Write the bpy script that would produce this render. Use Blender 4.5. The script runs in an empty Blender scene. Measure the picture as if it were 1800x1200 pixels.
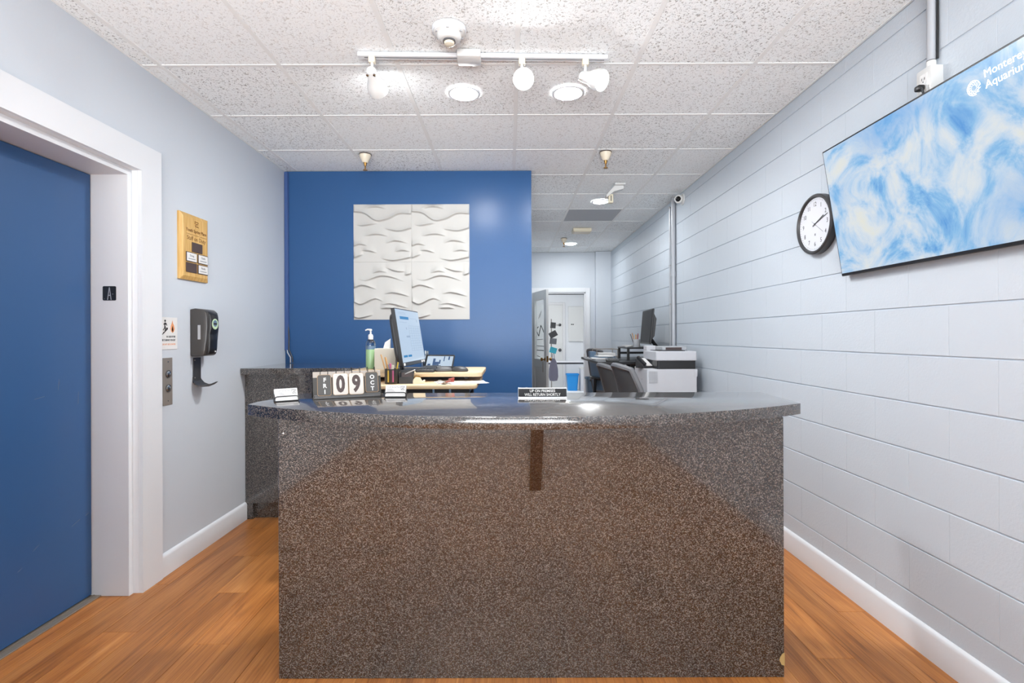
import bpy, bmesh, math, random
from mathutils import Vector, Matrix
random.seed(7)
PI = math.pi
S = bpy.context.scene
C = S.collection
V = Vector

# ------------------------------------------------------------------ camera, world, light, exposure
CAMZ = 1.305
CEIL = 2.70
XL, XR = -1.893, 1.695
YB, YF, YK = 4.33, 8.6, -3.0        # blue wall, far wall, wall behind the camera

cam_d = bpy.data.cameras.new('camera')
cam_d.sensor_width = 36.0
cam_d.lens = 18.0
cam_d.shift_x = 5 / 1800
cam_d.shift_y = -10 / 1800
cam_d.clip_start = 0.05
cam = bpy.data.objects.new('camera', cam_d)
cam.location = (0, 0, CAMZ)
cam.rotation_euler = (PI / 2, math.radians(0.2), 0)
C.objects.link(cam)
S.camera = cam

W = bpy.data.worlds.new('world')
S.world = W
W.use_nodes = True
W.node_tree.nodes['Background'].inputs[0].default_value = (0.85, 0.92, 1.0, 1)
W.node_tree.nodes['Background'].inputs[1].default_value = 1.0


def area_light(name, loc, size, power, direction, color=(1, 1, 1), shape='RECTANGLE', spread=180):
    d = bpy.data.lights.new(name, 'AREA')
    d.shape = shape
    d.size = size[0]
    d.size_y = size[1]
    d.energy = power
    d.color = color
    d.spread = math.radians(spread)
    o = bpy.data.objects.new(name, d)
    o.location = loc
    o.rotation_euler = V(direction).to_track_quat('-Z', 'Y').to_euler()
    C.objects.link(o)
    return o


# fill light added behind the camera, aimed up to brighten the ceiling
area_light('ceiling_fill', (-0.1, YK - 0.02, 1.45), (3.0, 2.3), 170, (0, 1, 0.85), (0.95, 0.98, 1.0), spread=96)
DOWN = 320.0         # radiance of the round ceiling downlights
TRACK = 48.0        # radiance of the track spot lamps

S.view_settings.view_transform = 'Standard'
S.view_settings.look = 'None'
S.view_settings.gamma = 1.0
S.view_settings.use_curve_mapping = False
S.view_settings.exposure = 0.77
S.cycles.max_bounces = 10
S.cycles.diffuse_bounces = 6
S.cycles.glossy_bounces = 4
S.cycles.sample_clamp_indirect = 6.0
S.cycles.caustics_reflective = False
S.cycles.caustics_refractive = False


# ------------------------------------------------------------------ materials
def lin(c):
    c = c / 255.0
    return c / 12.92 if c <= 0.04045 else ((c + 0.055) / 1.055) ** 2.4


def rgb(r, g, b):
    return (lin(r), lin(g), lin(b), 1.0)


def mat(name, col, rough=0.5, metal=0.0, spec=0.5, bump=None, emit=None, alpha=None, trans=0.0, coat=0.0):
    m = bpy.data.materials.new(name)
    m.use_nodes = True
    nt = m.node_tree
    b = nt.nodes['Principled BSDF']
    b.inputs['Base Color'].default_value = col
    b.inputs['Roughness'].default_value = rough
    b.inputs['Metallic'].default_value = metal
    b.inputs['Specular IOR Level'].default_value = spec
    b.inputs['Transmission Weight'].default_value = trans
    b.inputs['Coat Weight'].default_value = coat
    if emit:
        b.inputs['Emission Color'].default_value = emit[0]
        b.inputs['Emission Strength'].default_value = emit[1]
    if alpha is not None:
        b.inputs['Alpha'].default_value = alpha
    if bump:
        sc, st, dist = bump
        g = nt.nodes.new('ShaderNodeNewGeometry')
        n = nt.nodes.new('ShaderNodeTexNoise')
        n.inputs['Scale'].default_value = sc
        n.inputs['Detail'].default_value = 3
        nt.links.new(g.outputs['Position'], n.inputs['Vector'])
        bp = nt.nodes.new('ShaderNodeBump')
        bp.inputs['Strength'].default_value = st
        bp.inputs['Distance'].default_value = dist
        nt.links.new(n.outputs['Fac'], bp.inputs['Height'])
        nt.links.new(bp.outputs['Normal'], b.inputs['Normal'])
    return m


def ramp(nt, stops, interp='LINEAR'):
    r = nt.nodes.new('ShaderNodeValToRGB')
    r.color_ramp.interpolation = interp
    e = r.color_ramp.elements
    while len(e) < len(stops):
        e.new(0.5)
    for i, (p, c) in enumerate(stops):
        e[i].position = p
        e[i].color = c
    return r


def granite(name, stops=None):
    m = mat(name, (0, 0, 0, 1), 0.2, spec=0.5, coat=1.0)
    m.node_tree.nodes['Principled BSDF'].inputs['Coat IOR'].default_value = 1.6
    m.node_tree.nodes['Principled BSDF'].inputs['Coat Roughness'].default_value = 0.05
    nt = m.node_tree
    b = nt.nodes['Principled BSDF']
    g = nt.nodes.new('ShaderNodeNewGeometry')
    v = nt.nodes.new('ShaderNodeTexVoronoi')
    v.inputs['Scale'].default_value = 340
    nt.links.new(g.outputs['Position'], v.inputs['Vector'])
    sep = nt.nodes.new('ShaderNodeSeparateColor')
    nt.links.new(v.outputs['Color'], sep.inputs[0])
    n = nt.nodes.new('ShaderNodeTexNoise')
    n.inputs['Scale'].default_value = 140
    n.inputs['Detail'].default_value = 4
    nt.links.new(g.outputs['Position'], n.inputs['Vector'])
    mx = nt.nodes.new('ShaderNodeMix')
    mx.data_type = 'FLOAT'
    mx.inputs[0].default_value = 0.38
    nt.links.new(sep.outputs[0], mx.inputs[2])
    nt.links.new(n.outputs['Fac'], mx.inputs[3])
    r = ramp(nt, stops or [(0.20, rgb(16, 13, 11)), (0.38, rgb(40, 35, 32)), (0.56, rgb(66, 61, 58)), (0.82, rgb(116, 110, 106))])
    nt.links.new(mx.outputs[0], r.inputs[0])
    nt.links.new(r.outputs[0], b.inputs['Base Color'])
    return m


def tile_mat(name, pit, fiss):
    m = mat(name, (0.8, 0.8, 0.8, 1), 0.9, spec=0.15)
    nt = m.node_tree
    b = nt.nodes['Principled BSDF']
    g = nt.nodes.new('ShaderNodeNewGeometry')
    oi = nt.nodes.new('ShaderNodeObjectInfo')
    n = nt.nodes.new('ShaderNodeTexNoise')
    n.noise_dimensions = '4D'
    n.inputs['Scale'].default_value = 85
    n.inputs['Detail'].default_value = 3
    n.inputs['Distortion'].default_value = 1.2
    nt.links.new(g.outputs['Position'], n.inputs['Vector'])
    w = nt.nodes.new('ShaderNodeMath')
    w.operation = 'MULTIPLY'
    w.inputs[1].default_value = 40
    nt.links.new(oi.outputs['Random'], w.inputs[0])
    nt.links.new(w.outputs[0], n.inputs['W'])
    r = ramp(nt, [(0.375, (pit, pit, pit * 0.98, 1)), (0.445, (0.845, 0.87, 0.875, 1))])
    nt.links.new(n.outputs['Fac'], r.inputs[0])
    nt.links.new(r.outputs[0], b.inputs['Base Color'])
    bp = nt.nodes.new('ShaderNodeBump')
    bp.inputs['Strength'].default_value = fiss
    bp.inputs['Distance'].default_value = 0.004
    nt.links.new(n.outputs['Fac'], bp.inputs['Height'])
    nt.links.new(bp.outputs['Normal'], b.inputs['Normal'])
    return m


def wood_floor(name):
    m = mat(name, (0.4, 0.2, 0.1, 1), 0.30, spec=0.4)
    nt = m.node_tree
    b = nt.nodes['Principled BSDF']
    g = nt.nodes.new('ShaderNodeNewGeometry')
    oi = nt.nodes.new('ShaderNodeObjectInfo')
    mul = nt.nodes.new('ShaderNodeVectorMath')
    mul.operation = 'MULTIPLY'
    mul.inputs[1].default_value = (11, 1.25, 1)
    nt.links.new(g.outputs['Position'], mul.inputs[0])
    off = nt.nodes.new('ShaderNodeVectorMath')
    off.operation = 'SCALE'
    nt.links.new(oi.outputs['Random'], off.inputs[3])
    off.inputs[0].default_value = (37, 53, 71)
    add = nt.nodes.new('ShaderNodeVectorMath')
    nt.links.new(mul.outputs[0], add.inputs[0])
    nt.links.new(off.outputs[0], add.inputs[1])
    n = nt.nodes.new('ShaderNodeTexNoise')
    n.inputs['Scale'].default_value = 1.0
    n.inputs['Detail'].default_value = 5
    n.inputs['Roughness'].default_value = 0.62
    n.inputs['Distortion'].default_value = 1.1
    nt.links.new(add.outputs[0], n.inputs['Vector'])
    mul2 = nt.nodes.new('ShaderNodeVectorMath')
    mul2.operation = 'MULTIPLY'
    mul2.inputs[1].default_value = (14, 1.7, 1)
    nt.links.new(add.outputs[0], mul2.inputs[0])
    n2 = nt.nodes.new('ShaderNodeTexNoise')
    n2.inputs['Scale'].default_value = 1.0
    n2.inputs['Detail'].default_value = 3
    nt.links.new(mul2.outputs[0], n2.inputs['Vector'])
    mx = nt.nodes.new('ShaderNodeMix')
    mx.data_type = 'FLOAT'
    mx.inputs[0].default_value = 0.42
    nt.links.new(n.outputs['Fac'], mx.inputs[2])
    nt.links.new(n2.outputs['Fac'], mx.inputs[3])
    r = ramp(nt, [(0.30, rgb(106, 60, 22)), (0.45, rgb(164, 101, 46)), (0.58, rgb(186, 122, 62)), (0.75, rgb(204, 148, 92))])
    nt.links.new(mx.outputs[0], r.inputs[0])
    hs = nt.nodes.new('ShaderNodeHueSaturation')
    mr = nt.nodes.new('ShaderNodeMapRange')
    mr.inputs['To Min'].default_value = 0.86
    mr.inputs['To Max'].default_value = 1.1
    nt.links.new(oi.outputs['Random'], mr.inputs['Value'])
    nt.links.new(mr.outputs[0], hs.inputs['Value'])
    nt.links.new(r.outputs[0], hs.inputs['Color'])
    nt.links.new(hs.outputs[0], b.inputs['Base Color'])
    return m


def bamboo(name):
    m = mat(name, rgb(214, 170, 92), 0.4)
    nt = m.node_tree
    b = nt.nodes['Principled BSDF']
    g = nt.nodes.new('ShaderNodeNewGeometry')
    mul = nt.nodes.new('ShaderNodeVectorMath')
    mul.operation = 'MULTIPLY'
    mul.inputs[1].default_value = (40, 60, 6)
    nt.links.new(g.outputs['Position'], mul.inputs[0])
    n = nt.nodes.new('ShaderNodeTexNoise')
    n.inputs['Scale'].default_value = 1
    n.inputs['Detail'].default_value = 3
    nt.links.new(mul.outputs[0], n.inputs['Vector'])
    r = ramp(nt, [(0.3, rgb(188, 144, 70)), (0.7, rgb(214, 176, 112))])
    nt.links.new(n.outputs['Fac'], r.inputs[0])
    nt.links.new(r.outputs[0], b.inputs['Base Color'])
    return m


def aquarium_screen(name):
    m = bpy.data.materials.new(name)
    m.use_nodes = True
    nt = m.node_tree
    b = nt.nodes['Principled BSDF']
    b.inputs['Base Color'].default_value = (0.01, 0.01, 0.01, 1)
    b.inputs['Roughness'].default_value = 0.25
    g = nt.nodes.new('ShaderNodeNewGeometry')
    n0 = nt.nodes.new('ShaderNodeTexNoise')
    n0.inputs['Scale'].default_value = 3.2
    n0.inputs['Detail'].default_value = 9
    n0.inputs['Roughness'].default_value = 0.62
    n0.inputs['Distortion'].default_value = 1.6
    nt.links.new(g.outputs['Position'], n0.inputs['Vector'])
    r = ramp(nt, [(0.30, rgb(84, 156, 226)), (0.41, rgb(142, 196, 240)), (0.49, rgb(196, 220, 244)),
                  (0.58, rgb(226, 234, 240)), (0.72, rgb(240, 238, 220))])
    nt.links.new(n0.outputs['Fac'], r.inputs[0])
    n1 = nt.nodes.new('ShaderNodeTexNoise')
    n1.inputs['Scale'].default_value = 1.7
    n1.inputs['Detail'].default_value = 2
    nt.links.new(g.outputs['Position'], n1.inputs['Vector'])
    r1 = ramp(nt, [(0.47, (0, 0, 0, 1)), (0.66, (0.7, 0.7, 0.7, 1))])
    nt.links.new(n1.outputs['Fac'], r1.inputs[0])
    mx = nt.nodes.new('ShaderNodeMix')
    mx.data_type = 'RGBA'
    nt.links.new(r1.outputs[0], mx.inputs[0])
    nt.links.new(r.outputs[0], mx.inputs[6])
    mx.inputs[7].default_value = rgb(110, 176, 238)
    nt.links.new(mx.outputs[2], b.inputs['Emission Color'])
    b.inputs['Emission Strength'].default_value = 0.52
    return m


M = {}
M['wall'] = mat('pale_blue_paint', rgb(196, 202, 209), 0.55, bump=(160, 0.06, 0.002))
M['block'] = mat('pale_blue_block_paint', rgb(191, 199, 207), 0.5, bump=(110, 0.28, 0.003))
M['mortar'] = mat('painted_mortar', rgb(184, 193, 203), 0.6)
M['blue'] = mat('royal_blue_wall_paint', rgb(47, 82, 126), 0.26, spec=0.22, bump=(150, 0.14, 0.003))
M['bluedoor'] = mat('blue_door_paint', rgb(46, 84, 130), 0.38, bump=(30, 0.03, 0.002))
M['blueraceway'] = mat('slate_blue_raceway_paint', rgb(52, 78, 128), 0.4)
M['white'] = mat('white_trim_paint', rgb(216, 218, 221), 0.35)
M['jamb'] = mat('off_white_jamb_paint', rgb(206, 205, 206), 0.4)
M['ceil'] = mat('plain_ceiling', rgb(236, 238, 238), 0.9)
M['tile_a'] = tile_mat('fissured_tile', 0.38, 0.55)
M['tile_b'] = tile_mat('fine_tile', 0.62, 0.35)
M['tile_c'] = tile_mat('coarse_tile', 0.48, 0.75)
M['grey_tile'] = mat('grey_diffuser', rgb(168, 170, 174), 0.6)
M['grid'] = mat('white_grid_metal', rgb(226, 227, 226), 0.75, spec=0.2)
M['granite'] = granite('brown_speckled_laminate')
M['granite_red'] = granite('darker_redder_speckle', [(0.20, rgb(10, 6, 5)), (0.38, rgb(28, 19, 16)), (0.56, rgb(46, 34, 29)), (0.82, rgb(84, 68, 60))])  # bracket copy of the counter speckle, darker and redder
M['floor'] = wood_floor('orange_brown_wood')
M['bamboo'] = bamboo('bamboo_wood')
M['black'] = mat('black_plastic', rgb(26, 26, 28), 0.35)
M['softblack'] = mat('charcoal_plastic', rgb(52, 52, 54), 0.4)
M['darkgrey'] = mat('dark_grey_plastic', rgb(74, 74, 76), 0.5)
M['mesh'] = mat('dark_chair_mesh', rgb(70, 72, 74), 0.8)
M['frame'] = mat('grey_chair_frame', rgb(98, 99, 102), 0.5)
M['dispenser'] = mat('smoked_grey_plastic', rgb(62, 59, 57), 0.28)
M['steel'] = mat('brushed_steel', rgb(156, 148, 140), 0.4, metal=0.45)
M['chrome'] = mat('chrome', rgb(210, 210, 210), 0.15, metal=1.0)
M['brass'] = mat('brass', rgb(150, 112, 60), 0.3, metal=0.8)
M['galv'] = mat('painted_conduit', rgb(168, 171, 176), 0.35, metal=0.2)
M['whiteplastic'] = mat('white_plastic', rgb(206, 206, 204), 0.35)
M['printer'] = mat('printer_white', rgb(196, 197, 202), 0.45)
M['printer_grey'] = mat('printer_grey', rgb(168, 170, 174), 0.5)
M['beige'] = mat('beige_plastic', rgb(214, 205, 182), 0.45)
M['cream'] = mat('cream_plastic', rgb(212, 202, 182), 0.4)
M['paper'] = mat('white_paper', rgb(216, 215, 213), 0.7)
M['ivory'] = mat('ivory_board', rgb(176, 174, 170), 0.6)
M['card'] = mat('calendar_card', rgb(206, 200, 192), 0.6)
M['darkscreen'] = mat('unlit_screen', rgb(22, 21, 22), 0.45, spec=0.2)
M['ink'] = mat('black_ink', rgb(30, 30, 32), 0.7)
M['greyink'] = mat('grey_ink', rgb(120, 122, 126), 0.7)
M['orangeink'] = mat('orange_ink', rgb(222, 150, 104), 0.7)
M['brownink'] = mat('burnt_brown_ink', rgb(110, 72, 26), 0.7)
M['whiteink'] = mat('white_ink', rgb(222, 222, 220), 0.6)
M['slatecard'] = mat('slate_card', rgb(78, 76, 74), 0.6)
M['tan'] = mat('tan_card_edge', rgb(176, 142, 104), 0.6)
M['umber'] = mat('umber_ink', rgb(72, 58, 56), 0.6)
M['mesh_metal'] = mat('black_mesh_metal', rgb(58, 56, 54), 0.4, metal=0.4)
M['maple'] = mat('pale_maple_board', rgb(206, 180, 144), 0.45)
M['tissue_box'] = mat('grey_beige_carton', rgb(196, 190, 178), 0.7)
M['mint'] = mat('mint_label', rgb(184, 206, 172), 0.5)
M['gel'] = mat('green_gel', rgb(176, 214, 160), 0.2, trans=0.35)
M['clear'] = mat('clear_plastic', (0.95, 0.97, 0.96, 1), 0.05, trans=1.0)
M['glass'] = mat('door_glass', (0.88, 0.96, 0.94, 1), 0.02, alpha=0.28)
M['bluebin'] = mat('blue_bin_plastic', rgb(30, 140, 214), 0.4)
M['slateblue'] = mat('slate_blue_plastic', rgb(92, 116, 140), 0.5)
M['teal'] = mat('teal_print', rgb(60, 170, 190), 0.6)
M['lilac'] = mat('lilac_grey_cloth', rgb(120, 118, 134), 0.9)
M['yellow'] = mat('yellow_pencil', rgb(200, 168, 60), 0.5)
M['pink'] = mat('pink_marker', rgb(190, 90, 130), 0.5)
M['pencil'] = mat('natural_pencil', rgb(190, 146, 92), 0.6)
M['red'] = mat('dull_red', rgb(140, 52, 40), 0.5)
M['chip'] = mat('bare_chipboard', rgb(176, 150, 96), 0.9)
M['sill'] = mat('worn_metal_sill', rgb(150, 138, 124), 0.45, metal=0.5)
M['void'] = mat('shaft_dark', rgb(8, 8, 10), 0.9)
M['door_white'] = mat('door_grey_white', rgb(206, 207, 206), 0.45)
M['darktable'] = mat('dark_table_edge', rgb(64, 66, 72), 0.4)
M['lens'] = mat('lens_glass', rgb(10, 10, 12), 0.1)
M['down'] = mat('downlight_glow', (1, 1, 1, 1), 0.5, emit=((0.96, 0.985, 1.0, 1), DOWN))
M['down_soft'] = mat('corridor_downlight_glow', (1, 1, 1, 1), 0.5, emit=((0.96, 0.985, 1.0, 1), DOWN * 0.50))
M['down_dim'] = mat('added_downlight_glow', (1, 1, 1, 1), 0.5, emit=((0.96, 0.985, 1.0, 1), DOWN * 0.20))
M['spot'] = mat('track_lamp_glow', (1, 1, 1, 1), 0.5, emit=((0.97, 0.99, 1.0, 1), TRACK))
M['spot_soft'] = mat('dim_track_lamp_glow', (1, 1, 1, 1), 0.5, emit=((0.97, 0.99, 1.0, 1), TRACK * 0.3))
M['panelglow'] = mat('panel_lamp_glow', (1, 1, 1, 1), 0.5, emit=((0.96, 0.98, 1.0, 1), 8.5))
M['tv'] = aquarium_screen('aquarium_film')
M['tvtext'] = mat('screen_white_text', rgb(250, 250, 250), 0.5, emit=((1, 1, 1, 1), 0.7))
M['screen'] = mat('pale_blue_screen', rgb(20, 20, 22), 0.25, emit=(rgb(206, 226, 246), 0.46))
M['screen_line'] = mat('screen_grid_line', rgb(20, 20, 22), 0.25, emit=(rgb(176, 196, 216), 0.46))
M['screen_blue'] = mat('screen_blue_button', rgb(20, 20, 22), 0.25, emit=(rgb(56, 140, 198), 0.46))
M['screen_dark'] = mat('screen_dark_shape', rgb(12, 30, 52), 0.25, emit=(rgb(26, 60, 100), 0.5))
M['clockface'] = mat('clock_face', rgb(208, 210, 216), 0.5)


# ------------------------------------------------------------------ mesh helpers
class MB:
    def __init__(self):
        self.bm = bmesh.new()

    def _merge(self, b, mx=None):
        if mx is not None:
            bmesh.ops.transform(b, matrix=mx, verts=b.verts)
        me = bpy.data.meshes.new('t')
        b.to_mesh(me)
        b.free()
        self.bm.from_mesh(me)
        bpy.data.meshes.remove(me)
        return self

    def box(self, lo, hi, bev=0, seg=1, mx=None):
        b = bmesh.new()
        bmesh.ops.create_cube(b, size=1)
        s = [hi[i] - lo[i] for i in range(3)]
        c = [(hi[i] + lo[i]) / 2 for i in range(3)]
        for v in b.verts:
            v.co = V((v.co.x * s[0] + c[0], v.co.y * s[1] + c[1], v.co.z * s[2] + c[2]))
        if bev:
            bmesh.ops.bevel(b, geom=b.edges[:], offset=bev, segments=seg, affect='EDGES', profile=0.5)
        return self._merge(b, mx)

    def cyl(self, p0, p1, r0, r1=None, n=20):
        r1 = r0 if r1 is None else r1
        p0, p1 = V(p0), V(p1)
        d = p1 - p0
        b = bmesh.new()
        bmesh.ops.create_cone(b, cap_ends=True, segments=n, radius1=max(r0, 1e-5), radius2=max(r1, 1e-5), depth=d.length)
        mx = Matrix.Translation((p0 + p1) / 2) @ d.to_track_quat('Z', 'Y').to_matrix().to_4x4()
        return self._merge(b, mx)

    def lathe(self, prof, n=32, mx=None):
        """profile of (radius, height) turned about Z"""
        b = bmesh.new()
        rings = []
        for r, z in prof:
            if r < 1e-6:
                rings.append([b.verts.new((0, 0, z))])
            else:
                rings.append([b.verts.new((r * math.cos(2 * PI * k / n), r * math.sin(2 * PI * k / n), z)) for k in range(n)])
        for a, c in zip(rings, rings[1:]):
            for k in range(n):
                k2 = (k + 1) % n
                if len(a) == 1 and len(c) == 1:
                    continue
                if len(a) == 1:
                    b.faces.new((a[0], c[k], c[k2]))
                elif len(c) == 1:
                    b.faces.new((a[k], a[k2], c[0]))
                else:
                    b.faces.new((a[k], a[k2], c[k2], c[k]))
        bmesh.ops.recalc_face_normals(b, faces=b.faces)
        return self._merge(b, mx)

    def tube(self, pts, r, n=10, closed=False):
        pts = [V(p) for p in pts]
        rr = r if isinstance(r, (list, tuple)) else [r] * len(pts)
        b = bmesh.new()
        rings = []
        prev = None
        N = len(pts)
        for i, p in enumerate(pts):
            if closed:
                t = pts[(i + 1) % N] - pts[i - 1]
            else:
                t = pts[min(i + 1, N - 1)] - pts[max(i - 1, 0)]
            t.normalize()
            if prev is None:
                a = V((0, 0, 1)) if abs(t.z) < 0.9 else V((1, 0, 0))
                u = t.cross(a).normalized()
            else:
                u = (prev - t * prev.dot(t)).normalized()
            prev = u
            w = t.cross(u)
            rings.append([b.verts.new(p + rr[i] * (u * math.cos(2 * PI * k / n) + w * math.sin(2 * PI * k / n))) for k in range(n)])
        pairs = list(zip(rings, rings[1:]))
        if closed:
            pairs.append((rings[-1], rings[0]))
        for a, c in pairs:
            for k in range(n):
                k2 = (k + 1) % n
                b.faces.new((a[k], a[k2], c[k2], c[k]))
        if not closed:
            b.faces.new(rings[0][::-1])
            b.faces.new(rings[-1])
        bmesh.ops.recalc_face_normals(b, faces=b.faces)
        return self._merge(b)

    def prism(self, poly, z0, z1, mx=None, bev=0):
        b = bmesh.new()
        lo = [b.verts.new((x, y, z0)) for x, y in poly]
        hi = [b.verts.new((x, y, z1)) for x, y in poly]
        n = len(poly)
        b.faces.new(lo[::-1])
        b.faces.new(hi)
        for k in range(n):
            b.faces.new((lo[k], lo[(k + 1) % n], hi[(k + 1) % n], hi[k]))
        bmesh.ops.recalc_face_normals(b, faces=b.faces)
        if bev:
            bmesh.ops.bevel(b, geom=b.edges[:], offset=bev, segments=2, affect='EDGES', profile=0.5)
        return self._merge(b, mx)

    def mesh(self, me, mx=None):
        b = bmesh.new()
        b.from_mesh(me)
        return self._merge(b, mx)

    def data(self, name, m, smooth=35):
        me = bpy.data.meshes.new(name)
        self.bm.to_mesh(me)
        self.bm.free()
        if smooth:
            me.shade_smooth()
            me.set_sharp_from_angle(angle=math.radians(smooth))
        me.materials.append(M[m] if isinstance(m, str) else m)
        return me

    def build(self, name, m, parent=None, smooth=35):
        o = bpy.data.objects.new(name, self.data(name, m, smooth))
        C.objects.link(o)
        if parent:
            o.parent = parent
        return o


def tag(o, label, cat, group=None, kind=None):
    o['label'] = label
    o['category'] = cat
    if group:
        o['group'] = group
    if kind:
        o['kind'] = kind
    return o


def thing(name, label, cat, loc=(0, 0, 0), rz=0, group=None):
    o = bpy.data.objects.new(name, None)
    o.empty_display_size = 0.05
    o.location = loc
    o.rotation_euler = (0, 0, rz)
    C.objects.link(o)
    return tag(o, label, cat, group)


def struct(o, label, cat):
    return tag(o, label, cat, kind='structure')


def place(data, name, parent, loc, rot=(0, 0, 0)):
    o = bpy.data.objects.new(name, data)
    C.objects.link(o)
    o.location = loc
    o.rotation_euler = rot
    if parent:
        o.parent = parent
    return o


def frame_mx(o, x, y):
    """matrix placing local XY at o along unit axes x, y"""
    x, y = V(x).normalized(), V(y).normalized()
    z = x.cross(y)
    m = Matrix((x, y, z)).transposed().to_4x4()
    m.translation = V(o)
    return m


def text(s, size, mx, m, name, parent, bold=0.0, ext=0.0004, align='CENTER', sx=1.0, space=1.0):
    cu = bpy.data.curves.new('txt', 'FONT')
    cu.body = s
    cu.size = size
    cu.align_x = align
    cu.align_y = 'CENTER'
    cu.extrude = ext
    cu.offset = bold * size
    cu.resolution_u = 3
    cu.space_character = space
    o = bpy.data.objects.new('txt', cu)
    C.objects.link(o)
    bpy.context.view_layer.update()
    dg = bpy.context.evaluated_depsgraph_get()
    me = bpy.data.meshes.new_from_object(o.evaluated_get(dg))
    bpy.data.objects.remove(o)
    me.transform(mx @ Matrix.Diagonal((sx, 1, 1, 1)))
    me.name = name
    me.materials.clear()
    me.materials.append(M[m])
    q = bpy.data.objects.new(name, me)
    C.objects.link(q)
    q.parent = parent
    return q


def rrect(w, h, r, n=5):
    """rounded rectangle outline, centred"""
    out = []
    for cx, cy, a0 in ((w / 2 - r, h / 2 - r, 0), (-w / 2 + r, h / 2 - r, 90), (-w / 2 + r, -h / 2 + r, 180), (w / 2 - r, -h / 2 + r, 270)):
        for k in range(n + 1):
            a = math.radians(a0 + 90 * k / n)
            out.append((cx + r * math.cos(a), cy + r * math.sin(a)))
    return out


# ------------------------------------------------------------------ the setting: floor
FX0 = -2.106
b = MB()
b.box((FX0, YK, -0.12), (XR + 0.1, YB + 4.4, -0.009))
floor = struct(b.build('floor', 'floor', smooth=0), 'orange brown wood plank floor', 'floor')
PW, PL = 0.152, 1.22
py0, py1 = 0.7, 4.33
xi = FX0
row = 0
while xi < XR - 0.005:
    x1 = min(xi + PW, XR)
    y = py0 - (row * 0.437 % PL)
    while y < py1:
        a, c = max(y, py0), min(y + PL, py1)
        if c - a > 0.03:
            MB().box((xi + 0.0005, a + 0.0005, -0.009), (x1 - 0.0005, c - 0.0005, 0), bev=0.0007).build('plank', 'floor', floor, 0)
        y += PL
    xi += PW
    row += 1
MB().box((FX0, YK, -0.009), (XR, py0, 0)).build('floor_sheet', 'floor', floor, 0)
MB().box((0.0, py1, -0.009), (XR, YF + 0.1, 0)).build('floor_sheet', 'floor', floor, 0)

# ------------------------------------------------------------------ ceiling of lay-in tiles
ceiling = struct(MB().box((XL - 0.3, YK - 0.1, CEIL + 0.03), (XR + 0.1, YF + 0.1, CEIL + 0.15)).build('ceiling', 'ceil', smooth=0),
                 'white suspended ceiling of square lay-in tiles', 'ceiling')
gx = [0.045 + 0.613 * k for k in range(-3, 3)]
gy = [2.643 + 0.606 * k for k in range(-3, 10)]
TB = 0.012
xs = [XL] + gx + [XR]
ys = gy + [YF]
for j in range(len(ys) - 1):
    for i in range(len(xs) - 1):
        x0, x1, y0, y1 = xs[i], xs[i + 1], ys[j], ys[j + 1]
        if y0 > YB:
            x0 = max(x0, 0.192)
        if x1 - x0 < 0.02:
            continue
        if i == 5 and j == 8:
            m = 'grey_tile'
        else:
            m = random.choice(['tile_a', 'tile_b', 'tile_c']) if y0 < 3 else random.choice(['tile_a', 'tile_b', 'tile_b'])
        if j <= 3 and i in (3, 4):
            m = 'tile_c'
        MB().box((x0 + 0.001, y0 + 0.001, CEIL + 0.005), (x1 - 0.001, y1 - 0.001, CEIL + 0.02)).build('ceiling_tile', m, ceiling, 0)
for x in gx:
    y1 = YF if x > 0.19 else (YB if x < 0 else YB)
    MB().box((x - TB, ys[0], CEIL + 0.0022), (x + TB, y1, CEIL + 0.006), bev=0.0008).build('grid_bar', 'grid', ceiling, 0)
for y in gy:
    x0 = XL if y < YB else 0.192
    MB().box((x0, y - TB * 0.8, CEIL + 0.0026), (XR, y + TB * 0.8, CEIL + 0.006), bev=0.0008).build('grid_bar', 'grid', ceiling, 0)
MB().box((XL, ys[0], CEIL - 0.0005), (XL + 0.012, YB, CEIL + 0.004)).build('wall_angle', 'grid', ceiling, 0)
MB().box((XR - 0.012, ys[0], CEIL - 0.0005), (XR, YF, CEIL + 0.004)).build('wall_angle', 'grid', ceiling, 0)
MB().box((XL - 0.2, YK, CEIL), (XR, ys[0], CEIL + 0.02)).build('ceiling_sheet', 'ceil', ceiling, 0)

# ------------------------------------------------------------------ walls
EY0, EY1, EZ = 1.45, 2.613, 2.156      # lift opening
b = MB()
b.box((XL - 0.25, EY1, 0), (XL, YB + 0.12, CEIL))
b.box((XL - 0.25, YK, 0), (XL, EY0, CEIL))
b.box((XL - 0.25, EY0, EZ), (XL, EY1, CEIL))
struct(b.build('wall_left', 'wall', smooth=0), 'pale blue painted wall with the lift opening', 'wall')
struct(MB().box((XL, YB, 0), (0.192, YB + 0.12, CEIL)).build('wall_blue', 'blue', smooth=0), 'royal blue accent wall behind the reception counter', 'wall')
struct(MB().box((0.10, YB + 0.12, 0), (0.192, YF, CEIL)).build('wall_corridor', 'wall', smooth=0), 'corridor wall behind the blue accent wall', 'wall')
wr = struct(MB().box((XR + 0.004, YK, 0), (XR + 0.15, YF + 0.1, CEIL)).build('wall_right', 'mortar', smooth=0), 'pale blue painted concrete block wall', 'wall')
z0s = [0.0] + [0.2147 + 0.2005 * k for k in range(13)] + [CEIL]
share = {}
NB = 0
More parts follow.
